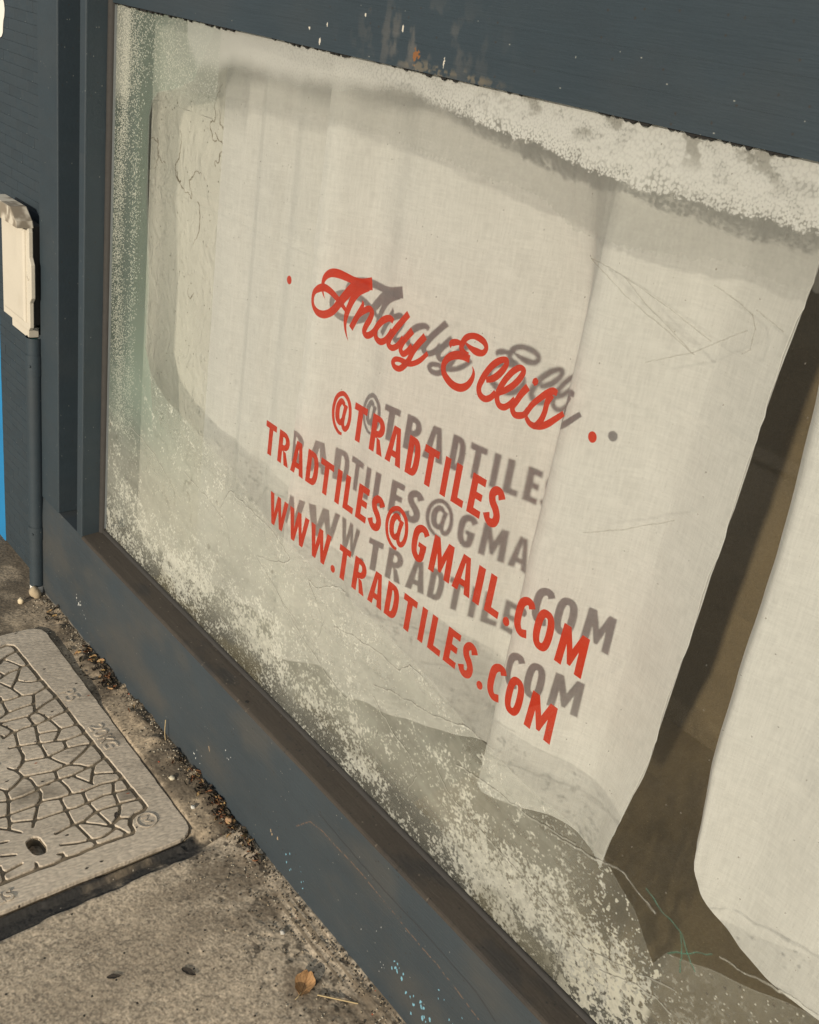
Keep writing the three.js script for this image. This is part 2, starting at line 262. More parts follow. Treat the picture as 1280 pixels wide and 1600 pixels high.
  const lidBump = tex(512, 256, (u, v, o) => { const w = worley(u * 250, v * 125, 2); o[0] = o[1] = o[2] = clamp(1 - w.d); }, { srgb: false });
  const lidMat = std({ map: lidMap, roughness: 0.85, bumpMap: lidBump, bumpScale: 0.0012 });
  const dirtMap = tex(256, 256, (u, v, o) => { const k = 0.5 + 0.8 * fbm(u * 60, v * 60, 4, 7); o[0] = 0.20 * k; o[1] = 0.16 * k; o[2] = 0.11 * k; });
  const dirtMat = std({ map: dirtMap, roughness: 1 });
  const outline = []; // rounded rectangle, slightly askew to the wall
  { const c = Math.cos(-lidTilt), s = Math.sin(-lidTilt), R = 0.03;
    for (const [sx, sz, a0] of [[1, 1, 0], [-1, 1, 90], [-1, -1, 180], [1, -1, 270]]) for (let k = 0; k <= 6; k++) {
      const a = (a0 + k * 15) * Math.PI / 180, p = sx * (LW - R) + R * Math.cos(a), q = sz * (LD - R) + R * Math.sin(a);
      outline.push([p * c - q * s - 1.466, p * s + q * c + 0.310]);
    } }
  const keyhole = [[-1234, 317], [-1240, 303], [-1233, 293], [-1206, 291], [-1195, 297], [-1194, 309], [-1201, 316], [-1222, 319]].map((p) => [p[0] / 1000, p[1] / 1000]);
  // raster of what is groove, then every remaining island is one raised piece
  const cs = 0.0014, x0 = -1.84, z0 = 0.04, W = 540, H = 380, m = new Uint8Array(W * H);
  const pip = (poly2, x, z) => { let c = false; for (let i = 0, j = poly2.length - 1; i < poly2.length; j = i++) { const a = poly2[i], b = poly2[j]; if ((a[1] > z) !== (b[1] > z) && x < (b[0] - a[0]) * (z - a[1]) / (b[1] - a[1]) + a[0]) c = !c; } return c; };
  const rim = RIM.map((p) => [p[0] / 1000, p[1] / 1000]);
  const loop = [...rim, [-1.172, 0.478], [-1.185, 0.498], [-1.76, 0.510], [-1.775, 0.498], rim[0]];
  const lines = GROOVES.map((l) => l.map((p) => [p[0] / 1000, p[1] / 1000]));
  for (const [a, b] of [[[-1.75, 0.22], [-1.77, 0.30]], [[-1.70, 0.20], [-1.69, 0.30]], [[-1.77, 0.30], [-1.55, 0.32]], [[-1.66, 0.31], [-1.68, 0.50]], [[-1.60, 0.22], [-1.58, 0.32]], [[-1.55, 0.32], [-1.56, 0.505]], [[-1.77, 0.41], [-1.42, 0.405]], [[-1.44, 0.40], [-1.43, 0.50]], [[-1.42, 0.405], [-1.17, 0.42]], [[-1.32, 0.41], [-1.33, 0.50]], [[-1.56, 0.45], [-1.43, 0.455]]]) lines.push([a, b]);
  const stamp = (a, b, w) => {
    const i0 = Math.floor((Math.min(a[0], b[0]) - w - x0) / cs), i1 = Math.ceil((Math.max(a[0], b[0]) + w - x0) / cs), j0 = Math.floor((Math.min(a[1], b[1]) - w - z0) / cs), j1 = Math.ceil((Math.max(a[1], b[1]) + w - z0) / cs);
    for (let j = Math.max(j0, 0); j <= Math.min(j1, H - 1); j++) for (let i = Math.max(i0, 0); i <= Math.min(i1, W - 1); i++) if (segDist(x0 + (i + 0.5) * cs, z0 + (j + 0.5) * cs, a, b)[0] < w) m[j * W + i] = 0;
  };
  for (let j = 0; j < H; j++) for (let i = 0; i < W; i++) { const x = x0 + (i + 0.5) * cs, z = z0 + (j + 0.5) * cs; m[j * W + i] = pip(outline, x, z) && !pip(keyhole, x, z) ? 1 : 0; }
  for (const l of lines) for (let k = 1; k < l.length; k++) stamp(l[k - 1], l[k], 0.0030);
  for (let k = 1; k < loop.length; k++) stamp(loop[k - 1], loop[k], 0.0042);
  const lab = new Int32Array(W * H); let nl = 0; const sizes = [0];
  for (let s = 0; s < W * H; s++) if (m[s] && !lab[s]) { nl++; let n = 0; const q = [s]; lab[s] = nl; while (q.length) { const c = q.pop(); n++; const i = c % W; for (const d of [i > 0 ? -1 : 0, i < W - 1 ? 1 : 0, -W, W]) { const t = c + d; if (d && t >= 0 && t < W * H && m[t] && !lab[t]) { lab[t] = nl; q.push(t); } } } sizes.push(n); }
  function loops(id) { // boundary loops along pixel edges
    const next = new Map(), key = (i, j) => j * (W + 1) + i, at = (i, j) => i >= 0 && j >= 0 && i < W && j < H && lab[j * W + i] === id;
    const add = (a, b) => { if (!next.has(a)) next.set(a, []); next.get(a).push(b); };
    for (let j = 0; j < H; j++) for (let i = 0; i < W; i++) if (lab[j * W + i] === id) {
      if (!at(i, j - 1)) add(key(i, j), key(i + 1, j)); if (!at(i + 1, j)) add(key(i + 1, j), key(i + 1, j + 1));
      if (!at(i, j + 1)) add(key(i + 1, j + 1), key(i, j + 1)); if (!at(i - 1, j)) add(key(i, j + 1), key(i, j));
    }
    const out = [];
    for (const [st] of next) while (next.get(st)?.length) { const l = []; let c = st; do { l.push([c % (W + 1), Math.floor(c / (W + 1))]); const t = next.get(c); if (!t?.length) break; c = t.pop(); } while (c !== st); if (l.length > 12) out.push(l); }
    return out;
  }
  function simplify(pts, tol) { // ring: smooth, then Douglas-Peucker
    const n = pts.length; let s = pts.map((_, k) => { let a = 0, b = 0; for (let d = -3; d <= 3; d++) { const p = pts[(k + d + n) % n]; a += p[0]; b += p[1]; } return [a / 7, b / 7]; });
    const rec = (a, b) => { let md = 0, mi = -1; for (let k = a + 1; k < b; k++) { const d = segDist(s[k][0], s[k][1], s[a], s[b])[0]; if (d > md) { md = d; mi = k; } } return md > tol ? [...rec(a, mi), ...rec(mi, b)] : [s[a]]; };
    const h = Math.floor(n / 2); return [...rec(0, h), ...rec(h, n - 1)].map((p) => new THREE.Vector2(x0 + p[0] * cs, -(z0 + p[1] * cs)));
  }
  const area = (r) => Math.abs(THREE.ShapeUtils.area(r));
  for (let id = 1; id <= nl; id++) {
    if (sizes[id] < 30) continue;
    const ls = loops(id).map((l) => simplify(l, 0.45)).filter((l) => l.length > 2).sort((a, b) => area(b) - area(a));
    if (!ls.length) continue;
    const sh = new THREE.Shape(ls[0]); for (const h of ls.slice(1)) if (h.length > 2) sh.holes.push(new THREE.Path(h));
    const g = new THREE.ExtrudeGeometry(sh, { depth: 0.006, bevelEnabled: true, bevelThickness: 0.0014, bevelSize: 0.0011, bevelOffset: -0.0006, bevelSegments: 1, curveSegments: 1 });
    g.rotateX(-Math.PI / 2); g.translate(0, 0.0046, 0);
    mesh(sizes[id] > 12000 ? 'border' : 'cell', uvMetres(g, 1, 2), lidMat, lid);
  }
  { const sh = new THREE.Shape(outline.map((p) => new THREE.Vector2(p[0], -p[1]))); sh.holes.push(new THREE.Path(keyhole.map((p) => new THREE.Vector2(p[0], -p[1]))));
    const g = new THREE.ExtrudeGeometry(sh, { depth: 0.018, bevelEnabled: true, bevelThickness: 0.001, bevelSize: 0.001, bevelOffset: -0.002, bevelSegments: 1 }); g.rotateX(-Math.PI / 2); g.translate(0, -0.0103, 0);
    mesh('base_plate', uvMetres(g, 1), dirtMat, lid); }
  // name plate, emblem and lettering
  const font = await new FontLoader().loadAsync('fonts/droid/droid_sans_bold.typeface.json'), thinFont = await new FontLoader().loadAsync('fonts/droid/droid_sans_regular.typeface.json');
  const put = (name, str, f, size, depth, x, z, turn, sx = 1) => { const g = new TextGeometry(str, { font: f, size, depth, curveSegments: 5, bevelEnabled: true, bevelThickness: 0.0004, bevelSize: 0.0003, bevelSegments: 1 }); g.scale(sx, 1, 1); g.rotateX(-Math.PI / 2); g.rotateY(turn); g.translate(x, 0.0118, z); mesh(name, uvMetres(g, 1), lidMat, lid); };
  put('lettering', 'P5', thinFont, 0.026, 0.0016, -1.578, 0.117, 0.02, 0.95);
  put('lettering', '20KG', thinFont, 0.025, 0.0016, -1.452, 0.113, 0.02, 0.95);
  put('lettering', 'IS', font, 0.020, 0.0022, -1.131, 0.396, Math.PI / 2 + 0.02, 1);
  { const g = new THREE.TorusGeometry(0.0165, 0.0018, 6, 36); g.rotateX(-Math.PI / 2); g.translate(-1.179, 0.0122, 0.129); const e = mesh('emblem', uvMetres(g, 1), lidMat, lid);
    const bars = []; for (const [a, b, c, d] of [[-0.008, 0.006, -0.008, -0.006], [-0.008, -0.006, 0, 0.003], [0, 0.003, 0.008, -0.006], [0.008, -0.006, 0.008, 0.006]]) { const L = Math.hypot(c - a, d - b), q = new THREE.BoxGeometry(L, 0.002, 0.0025); q.rotateY(-Math.atan2(d - b, c - a)); q.translate(-1.179 + (a + c) / 2, 0.0122, 0.129 + (b + d) / 2); bars.push(q); }
    mesh('emblem_letter', uvMetres(mergeGeometries(bars), 1), lidMat, e); }
  mesh('name_plate', box(-1.503, -1.4285, 0.0118, 0.0135, 0.287, 0.36, 0.0006), lidMat, lid);
}

// ------------------------------------------------------------------ shop front joinery
const X_POST = -1.95, X_GR0 = -1.862, X_GR1 = -1.769, X_REV = -1.745, X_END = 1.3, Y_SILL = 0.245, Y_RAIL = 1.2425;
const PANE_X1 = 0.55;
{
  const f = thing('shopfront', 'slate grey painted timber shopfront framing the sign-written window', 'shopfront', [0, 0, 0]);
  // plinth with wavy foot
  { const g = new THREE.BoxGeometry(X_END - X_POST, Y_SILL, 0.10, 160, 6, 1); g.translate((X_END + X_POST) / 2, Y_SILL / 2, -0.05); const p = g.attributes.position;
    for (let i = 0; i < p.count; i++) { const x = p.getX(i), y = p.getY(i); let z = p.getZ(i); if (z > -0.01) z += 0.0016 * (fbm(x * 3, y * 8, 2, 4) - 0.5) - 0.003 * ss(0.239, 0.245, y) ; p.setXYZ(i, x, y < 0.001 ? -0.02 : y, z); }
    g.computeVertexNormals(); const uv = g.attributes.uv, n = g.attributes.normal; for (let i = 0; i < p.count; i++) uv.setXY(i, (p.getX(i) - P0) / 2, p.getY(i) / 0.25);
    mesh('plinth', g, plinthMat, f); }
  mesh('post', box(X_POST, X_GR0, Y_SILL - 0.001, 2.6, -0.10, -0.0005, 0.003), slate, f);
  mesh('groove_back', box(X_GR0 - 0.001, X_GR1 + 0.001, Y_SILL - 0.112, 2.6, -0.10, -0.045, 0), slate, f);
  // the plinth is cut back under the channel: ledge pieces
  mesh('upper_backing', box(X_REV + 0.0004, PANE_X1 - 0.006, Y_RAIL + 0.03, 2.6, -0.12, -0.0487, 0), slate, f);
  mesh('stile', box(X_GR1, X_REV, Y_SILL + 0.0005, 2.6, -0.10, -0.0002, 0.003), slate, f);
  // putty bead along the glass
  const bead = (pts, r, name = 'putty_bead') => { const c = new THREE.CatmullRomCurve3(pts.map((p) => new THREE.Vector3(...p)), false, 'catmullrom', 0.1); const g = new THREE.TubeGeometry(c, 60, r, 8); const p = g.attributes.position; for (let i = 0; i < p.count; i++) p.setXYZ(i, p.getX(i) + 0.0012 * (fbm(p.getY(i) * 40, 1, 2) - 0.5), p.getY(i), p.getZ(i)); mesh(name, uvMetres(g, 4), putty, f); };
  bead([[X_REV + 0.001, 0.25, -0.046], [X_REV + 0.001, 0.6, -0.046], [X_REV + 0.001, 0.9, -0.046], [X_REV + 0.001, 1.45, -0.046]], 0.0085);
  bead([[X_REV, 0.2515, -0.047], [-1.2, 0.2505, -0.047], [-0.6, 0.2505, -0.047], [PANE_X1, 0.251, -0.047]], 0.0055, 'sill_bead');
  // sill, gently sloping to the front edge
  { const s = new THREE.Shape(); s.moveTo(0.0, Y_SILL - 0.002); s.lineTo(-0.0015, Y_SILL + 0.0015); s.lineTo(-0.004, Y_SILL + 0.003); s.lineTo(-0.0400, Y_SILL + 0.006); s.lineTo(-0.10, Y_SILL + 0.005); s.lineTo(-0.10, Y_SILL - 0.004); s.lineTo(-0.003, Y_SILL - 0.004); s.closePath();
    const g = new THREE.ExtrudeGeometry(s, { depth: X_END - X_REV, bevelEnabled: false, steps: 60 }); g.rotateY(Math.PI / 2); 
    // extrude runs along +x after the turn; the shape's x became -z
    const p = g.attributes.position; for (let i = 0; i < p.count; i++) p.setXYZ(i, p.getX(i) + X_REV, p.getY(i), -p.getZ(i));
    const idx = g.index; if (idx) { for (let i = 0; i < idx.count; i += 3) { const t = idx.getX(i); idx.setX(i, idx.getX(i + 1)); idx.setX(i + 1, t); } } else { for (let i = 0; i < p.count; i += 3) { const a = [p.getX(i), p.getY(i), p.getZ(i)]; p.setXYZ(i, p.getX(i + 1), p.getY(i + 1), p.getZ(i + 1)); p.setXYZ(i + 1, ...a); } }
    g.computeVertexNormals(); { const uv = new Float32Array(p.count * 2); for (let i = 0; i < p.count; i++) { uv[i * 2] = p.getX(i) / 2; uv[i * 2 + 1] = (p.getZ(i) + p.getY(i)) / 0.5; } g.setAttribute('uv', new THREE.BufferAttribute(uv, 2)); } mesh('sill', g, dusty, f); }
  { const g = new THREE.CylinderGeometry(0.0035, 0.0035, 0.003, 12); g.translate(-1.12, 0.2475, -0.012); mesh('screw_hole', g, black, f); }
  // upper rail of narrow horizontal boards
  const edges = [Y_RAIL, 1.2705, 1.302, 1.336, 1.372, 1.41, 1.45, 1.49, 1.53, 1.60, 1.70, 1.85, 2.05, 2.3, 2.6];
  for (let k = 0; k + 1 < edges.length; k++) { const g = box(X_REV + 0.0005, PANE_X1 - 0.006, edges[k], edges[k + 1] - 0.00002, -0.0486, -0.0425 + 0.0005 * ((k * 7) % 3) / 2, 0); const p = g.attributes.position, uv = g.attributes.uv; for (let i = 0; i < p.count; i++) uv.setXY(i, (p.getX(i) - P0) / 2, (p.getY(i) - 1.2) / 0.25); mesh('board', g, railMat, f); }
  // perished black sealant hanging under the rail
  { const s = new THREE.Shape(); s.moveTo(X_REV, Y_RAIL + 0.003); s.lineTo(PANE_X1, Y_RAIL + 0.003); for (let k = 0; k <= 1200; k++) { const x = mix(PANE_X1, X_REV, k / 1200); const n = fbm(x * 190, 3, 3, 5), gap = ss(0.3, 0.5, fbm(x * 16, 9, 3, 15)); s.lineTo(x, Y_RAIL + 0.0005 - (0.0006 + 0.0034 * ss(0.35, 0.75, n)) * gap); } s.closePath();
    const g = new THREE.ExtrudeGeometry(s, { depth: 0.004, bevelEnabled: false }); g.translate(0, 0, -0.0484); mesh('sealant', g, black, f); }
  // far end of the window, out of frame
  mesh('stile', box(PANE_X1 - 0.005, X_END, Y_SILL + 0.003, 2.6, -0.12, -0.0004, 0.003), slate, f);
}
// ------------------------------------------------------------------ tiled wall left of the shopfront
{
  const wz = -0.012;
  const w = thing('tiled_wall', 'slate painted wall of small tiles beside the shopfront, behind the conduit', 'wall', [0, 0, 0]);
  mesh('backing', box(-2.208, X_POST - 0.0005, -0.03, 2.6, -0.14, wz - 0.0012, 0), slate, w);
  const tileGeo = []; for (let k = 0; k < 4; k++) { const g = new RoundedBoxGeometry(0.0592, 0.0191, 0.004, 2, 0.0006); uvMetres(g, 1, k * 0.23, k * 0.11); tileGeo.push(g); }
  let n = 0;
  for (let r = 0; r < 66; r++) { const off = (r % 2) * 0.030; for (let c = -1; c < 6; c++) {
    const x0 = Math.max(-2.208, -2.208 + c * 0.060 + off), x1 = Math.min(X_POST - 0.001, -2.208 + (c + 1) * 0.060 + off), y = 0.012 + r * 0.0196;
    if (x1 - x0 < 0.012 || n >= 400) continue; n++;
    const t = mesh('tile', tileGeo[Math.floor(rnd() * 4)], slate, w); t.scale.x = (x1 - x0 - 0.0008) / 0.0592; t.position.set((x0 + x1) / 2, y, wz - 0.002 + rr(-0.0002, 0.0002)); t.rotation.set(rr(-0.006, 0.006), rr(-0.006, 0.006), 0);
  } }
  mesh('upper_render', box(-2.208, X_POST - 0.0005, 1.296, 2.6, -0.02, wz, 0), slate, w);
}
{
  const m = tex(512, 512, (u, v, o) => { const k = 0.85 + 0.3 * fbm(u * 14, v * 14, 4, 6); o[0] = 0.012 * k; o[1] = 0.19 * k; o[2] = 0.42 * k; });
  const w = thing('blue_wall', 'bright blue painted neighbouring wall left of the tiled wall', 'wall');
  mesh('wall_face', box(-6, -2.2085, -0.03, 2.6, -0.14, -0.011, 0.002), std({ map: m, roughness: 0.7 }), w);
  const s = new THREE.Shape(); const pts = []; for (let k = 0; k < 26; k++) { const a = k / 26 * Math.PI * 2, r = 1 + 0.45 * (fbm(Math.cos(a) * 2 + 3, Math.sin(a) * 2 + 3, 3) - 0.4); pts.push(new THREE.Vector2(-2.158 + 0.022 * Math.cos(a) * r, 1.19 + 0.045 * Math.sin(a) * r)); } s.setFromPoints(pts);
  const g = new THREE.ExtrudeGeometry(s, { depth: 0.0006, bevelEnabled: false }); g.translate(0, 0, -0.0112); mesh('white_paint_patch', g, std({ color: lin(0.72, 0.70, 0.64), roughness: 0.8 }), w);
}
// ------------------------------------------------------------------ conduit and junction box
{
  const c = thing('conduit', 'slate painted plastic conduit running from the cream box to the pavement', 'pipe', [-1.962, 0, 0.0075]);
  const h = 0.585, g = new THREE.CylinderGeometry(0.0165, 0.0165, h, 24, 20, true); g.translate(0, 0.018 + h / 2, 0); mesh('pipe', uvMetres(g, 1), slate, c);
  const w = new THREE.CylinderGeometry(0.0162, 0.0155, 0.026, 24); w.translate(0, 0.008, 0); mesh('bare_end', w, std({ color: lin(0.78, 0.76, 0.70), roughness: 0.5 }), c, { label: 'unpainted white plastic end of the pipe at the ground' });
  for (const [y, hh] of [[0.155, 0.03], [0.545, 0.045]]) { const k = new THREE.CylinderGeometry(0.0182, 0.0182, hh, 24, 1, true, -0.4, Math.PI * 1.25); k.translate(0, y, 0); mesh('saddle_clip', uvMetres(k, 1), slate, c); const sc = new THREE.SphereGeometry(0.0028, 8, 6); sc.scale(1, 1, 0.5); sc.translate(0.012, y, 0.0142); mesh('screw', sc, slate, c); }
}
{
  const cream = std({ map: tex(512, 512, (u, v, o) => { const k = 0.92 + 0.1 * fbm(u * 9, v * 9, 3, 2) + 0.05 * (vn(u * 200, v * 200, 4) - 0.5), d = ss(0.58, 0.8, fbm(u * 8, v * 5, 5, 9)); o[0] = mix(0.60 * k, 0.40, d * 0.25); o[1] = mix(0.55 * k, 0.33, d * 0.25); o[2] = mix(0.455 * k, 0.23, d * 0.25); }), roughness: 0.5 });
  const grime = std({ map: tex(256, 256, (u, v, o) => { const d = ss(0.35, 0.65, fbm(u * 24, v * 24, 4, 3)); o[0] = mix(0.55, 0.22, d); o[1] = mix(0.50, 0.185, d); o[2] = mix(0.41, 0.14, d); }), roughness: 0.8 });
  const b = thing('junction_box', 'cream plastic junction box with dirty hood mounted on the tiled wall', 'junction box', [-1.995, 0.62, -0.012]);
  // outline of the cover flange with its waisted sides (local metres, y up from the box foot)
  const fl = new THREE.Shape(); [[-0.092, 0.0], [0.040, 0.0], [0.047, 0.008], [0.047, 0.058], [0.056, 0.070], [0.056, 0.135], [0.047, 0.148], [0.047, 0.196], [0.040, 0.214], [0.012, 0.232], [-0.092, 0.232]].forEach((p, i) => i ? fl.lineTo(...p) : fl.moveTo(...p)); fl.closePath();
  const g1 = new THREE.ExtrudeGeometry(fl, { depth: 0.006, bevelEnabled: true, bevelThickness: 0.0015, bevelSize: 0.0015, bevelSegments: 2 }); g1.translate(0, 0, 0.026); mesh('flange', uvMetres(g1, 2), cream, b);
  const bd = box(-0.088, 0.034, 0.006, 0.206, 0.0, 0.027, 0.003, 2); mesh('back_box', bd, std({ color: lin(0.05, 0.045, 0.04), roughness: 0.8 }), b);
  // raised cover with sloped sides
  { const s = new THREE.Shape(); [[-0.078, 0.014], [0.034, 0.014], [0.034, 0.200], [-0.078, 0.200]].forEach((p, i) => i ? s.lineTo(...p) : s.moveTo(...p)); s.closePath(); const g = new THREE.ExtrudeGeometry(s, { depth: 0.004, bevelEnabled: true, bevelThickness: 0.005, bevelSize: 0.007, bevelOffset: -0.007, bevelSegments: 5 }); g.translate(0, 0, 0.030); mesh('cover', uvMetres(g, 2), cream, b); }
  { const s = new THREE.Shape(); s.moveTo(-0.092, 0.206); s.lineTo(0.044, 0.206); s.lineTo(0.040, 0.216); s.lineTo(0.012, 0.236); s.lineTo(-0.092, 0.236); s.closePath(); const g = new THREE.ExtrudeGeometry(s, { depth: 0.030, bevelEnabled: true, bevelThickness: 0.002, bevelSize: 0.002, bevelSegments: 2 }); g.translate(0, 0, 0.024); mesh('hood', uvMetres(g, 2), grime, b, { label: 'grimy sloping hood on top of the box' }); }
  { const g = new THREE.TorusGeometry(0.0042, 0.0016, 8, 18); g.translate(0.043, 0.108, 0.0338); mesh('screw_boss', g, cream, b); const k = new THREE.CylinderGeometry(0.0028, 0.0028, 0.002, 12); k.rotateX(Math.PI / 2); k.translate(0.043, 0.108, 0.034); mesh('screw', k, grime, b); }
  { const g = box(-0.062, 0.026, -0.022, -0.001, 0.006, 0.028, 0.002, 2); mesh('cable_gland', g, cream, b); const t = box(0.0, 0.022, -0.032, -0.022, 0.008, 0.024, 0.003); mesh('sealant_blob', t, std({ color: lin(0.10, 0.28, 0.24), roughness: 0.6 }), b); }
}

// ------------------------------------------------------------------ shop interior behind the glass
const plasterMap = tex(512, 1024, (u, v, o) => {
  const z = u * 0.5, y = v * 1.1; const k = 0.9 + 0.12 * fbm(z * 20, y * 20, 4, 3) + 0.06 * (vn(z * 500, y * 500, 5) - 0.5);
  o[0] = 0.53 * k; o[1] = 0.515 * k; o[2] = 0.475 * k;
  const w = worley(z * 70, y * 70, 7); if (w.d < 0.09 && w.id > 0.9) { o[0] = o[1] = 0.12; o[2] = 0.09; }
});
const plasterBump = tex(512, 1024, (u, v, o) => { const z = u * 0.5, y = v * 1.1, w = worley(z * 60, y * 60, 4); o[0] = o[1] = o[2] = 0.75 * fbm(z * 60 + 3 * fbm(z * 20, y * 20, 2), y * 34, 4, 2) + 0.25 * ss(0.3, 0.0, w.d) * (w.id > 0.75 ? w.id : 0); }, { srgb: false });
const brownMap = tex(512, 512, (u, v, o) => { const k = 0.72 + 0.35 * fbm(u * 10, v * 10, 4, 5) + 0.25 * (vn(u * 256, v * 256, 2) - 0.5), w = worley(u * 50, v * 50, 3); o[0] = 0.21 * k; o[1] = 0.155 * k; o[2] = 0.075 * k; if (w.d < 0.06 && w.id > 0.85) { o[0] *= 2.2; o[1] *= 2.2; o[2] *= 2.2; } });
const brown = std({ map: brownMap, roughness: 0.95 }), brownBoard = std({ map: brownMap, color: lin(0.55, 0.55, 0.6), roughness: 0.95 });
{ // hairline cracks wandering over the plaster
  const t = plasterMap.image, W = t.width, H = t.height, D = t.data;
  const dot = (x, y, r, al) => { for (let j = -2; j <= 2; j++) for (let i = -2; i <= 2; i++) { const q = ((Math.round(y) + j + H) % H * W + (Math.round(x) + i + W) % W) * 4, f = al * clamp(r - Math.hypot(i, j) + 0.5); D[q] = mix(D[q], 84, f); D[q + 1] = mix(D[q + 1], 74, f); D[q + 2] = mix(D[q + 2], 58, f); } };
  for (let c = 0; c < 26; c++) { let x = rr(0, W), y = (0.25 + 0.75 * rnd()) * H, a = rr(-0.5, 0.5) + (rnd() < 0.5 ? Math.PI : 0), n = rr(30, 160); for (let k = 0; k < n; k++) { a += rr(-0.55, 0.55); a *= 0.985; x += Math.cos(a) * 1.0; y += Math.sin(a) * 1.0; dot(x, y, (0.35 + 0.8 * vn(k * 0.2, c, 3)) * Math.min(1, (n - k) / 20), 0.75); } }
  plasterMap.needsUpdate = true;
}
{ const g = new THREE.BoxGeometry(0.3006, 1.7, 0.09); g.translate(-1.5903, 1.05, -0.166); const p = g.attributes.position, uv = g.attributes.uv; for (let i = 0; i < p.count; i++) uv.setXY(i, (p.getX(i) + p.getZ(i)) / 0.5, p.getY(i) / 1.1);
  mesh('interior_wall', g, std({ map: plasterMap, roughness: 0.75, bumpMap: plasterBump, bumpScale: 0.006 }), scene, structure); }
mesh('side_wall', box(-2.10, -2.05, 0.19, 1.9, -1.05, -0.1405, 0), brown, scene, structure);
mesh('interior_floor', box(-2.10, 1.3, 0.14, 0.1895, -1.05, -0.1405, 0, 2), brown, scene, structure);
mesh('interior_ledge', box(-1.86, -0.80, 0.1899, 0.242, -0.651, -0.058, 0, 2), std({ map: tex(512, 512, (u, v, o) => { const k = 0.6 + 0.6 * fbm(u * 14, v * 14, 5, 5) + 0.25 * (vn(u * 200, v * 200, 2) - 0.5); o[0] = 0.125 * k; o[1] = 0.11 * k; o[2] = 0.066 * k; }), roughness: 0.95 }), scene, structure);
mesh('interior_ledge', box(-0.7995, 1.28, 0.1899, 0.2425, -0.651, -0.058, 0, 2), brown, scene, structure);
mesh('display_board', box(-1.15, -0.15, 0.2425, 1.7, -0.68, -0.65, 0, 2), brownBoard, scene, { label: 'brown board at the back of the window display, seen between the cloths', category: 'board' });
const paleRoom = std({ color: lin(0.66, 0.63, 0.56), roughness: 0.9 });
mesh('interior_rear_wall', box(-2.10, 1.3, 0.19, 1.9, -1.10, -1.05, 0, 1), paleRoom, scene, structure);
mesh('interior_ceiling', box(-2.10, 1.3, 1.9, 1.95, -1.05, -0.1205, 0, 1), paleRoom, scene, structure);
mesh('interior_partition', box(1.28, 1.33, 0.19, 1.9, -1.05, -0.121, 0, 1), paleRoom, scene, structure);

// ------------------------------------------------------------------ calico sheets
const weaveMap = tex(512, 512, (u, v, o) => {
  const x = u * 128, y = v * 128, a = 0.5 + 0.5 * Math.sin(x * Math.PI * 2), b = 0.5 + 0.5 * Math.sin(y * Math.PI * 2);
  const slubx = vn(x * 1.0, v * 14, 2), sluby = vn(u * 14, y * 1.0, 3);
  const k = 0.93 + 0.03 * (a + b - 1) + 0.10 * (slubx - 0.5) + 0.09 * (sluby - 0.5) + 0.04 * (fbm(u * 9, v * 9, 3, 6) - 0.5);
  o[0] = 0.785 * k; o[1] = 0.775 * k; o[2] = 0.76 * k;
  const w = worley(u * 22, v * 22, 9); if (w.d < 0.035 && w.id > 0.8) { o[0] *= 0.5; o[1] *= 0.45; o[2] *= 0.4; }
});
const calico = new THREE.MeshPhysicalMaterial({ map: weaveMap, roughness: 1, transmission: 0.32, thickness: 0, specularIntensity: 0.2, side: THREE.DoubleSide });
// x(s), z(s) in plan by the list; edges by functions of height
function sheet(name, label, plan, yTop, yBot, opts = {}) {
  const t = thing(name, label, 'cloth sheet', [0, 0, 0], 'calico sheets hanging in the window');
  const curve = new THREE.CatmullRomCurve3(plan.map((p) => new THREE.Vector3(p[0], 0, p[1])), false, 'catmullrom', 0.35), nx = opts.nx ?? 200, ny = 90;
  const base = curve.getSpacedPoints(nx), g = new THREE.PlaneGeometry(1, 1, nx, ny), p = g.attributes.position, uv = g.attributes.uv, len = curve.getLength();
  const at = (i, v) => { const b = base[i], s = i / nx, yb = yBot(b.x), y = mix(yTop, yb, v); let x = b.x + (opts.dx ? opts.dx(s, y) : 0), z = b.z + (opts.dz ? opts.dz(s, y, x) : 0);
    z += (opts.flat ?? 1) * 0.006 * (fbm(x * 6 + y * 2, y * 4, 3, 4) - 0.5) + (opts.flat ?? 1) * 0.0022 * (fbm(x * 24 + y * 9, y * 14, 3, 14) - 0.5); return [x, y, z]; };
  for (let j = 0; j <= ny; j++) for (let i = 0; i <= nx; i++) { const k = j * (nx + 1) + i, q = at(i, j / ny); p.setXYZ(k, ...q); uv.setXY(k, i / nx * len / 0.19, q[1] / 0.19); }
  g.computeVertexNormals(); mesh('cloth', g, opts.mat ?? calico, t);
  for (const e of opts.hems ?? []) { const pts = []; for (let j = 0; j <= 40; j++) { const q = at(e ? nx : 0, j / 40); pts.push(new THREE.Vector3(q[0] + 0.0012 * Math.sin(j * 1.7) + (e ? -0.001 : 0.001), q[1], q[2] + 0.0015)); } const tg = new THREE.TubeGeometry(new THREE.CatmullRomCurve3(pts), 120, 0.0009, 6); const tp = tg.attributes.position; for (let i = 0; i < tp.count; i++) tp.setXYZ(i, tp.getX(i) + 0.002 * (vn(tp.getY(i) * 180, 1, 2) - 0.5), tp.getY(i), tp.getZ(i) + 0.002 * (vn(tp.getY(i) * 150, 4, 3) - 0.5)); mesh('hem', uvMetres(tg, 5), calico, t); }
  return t;
}
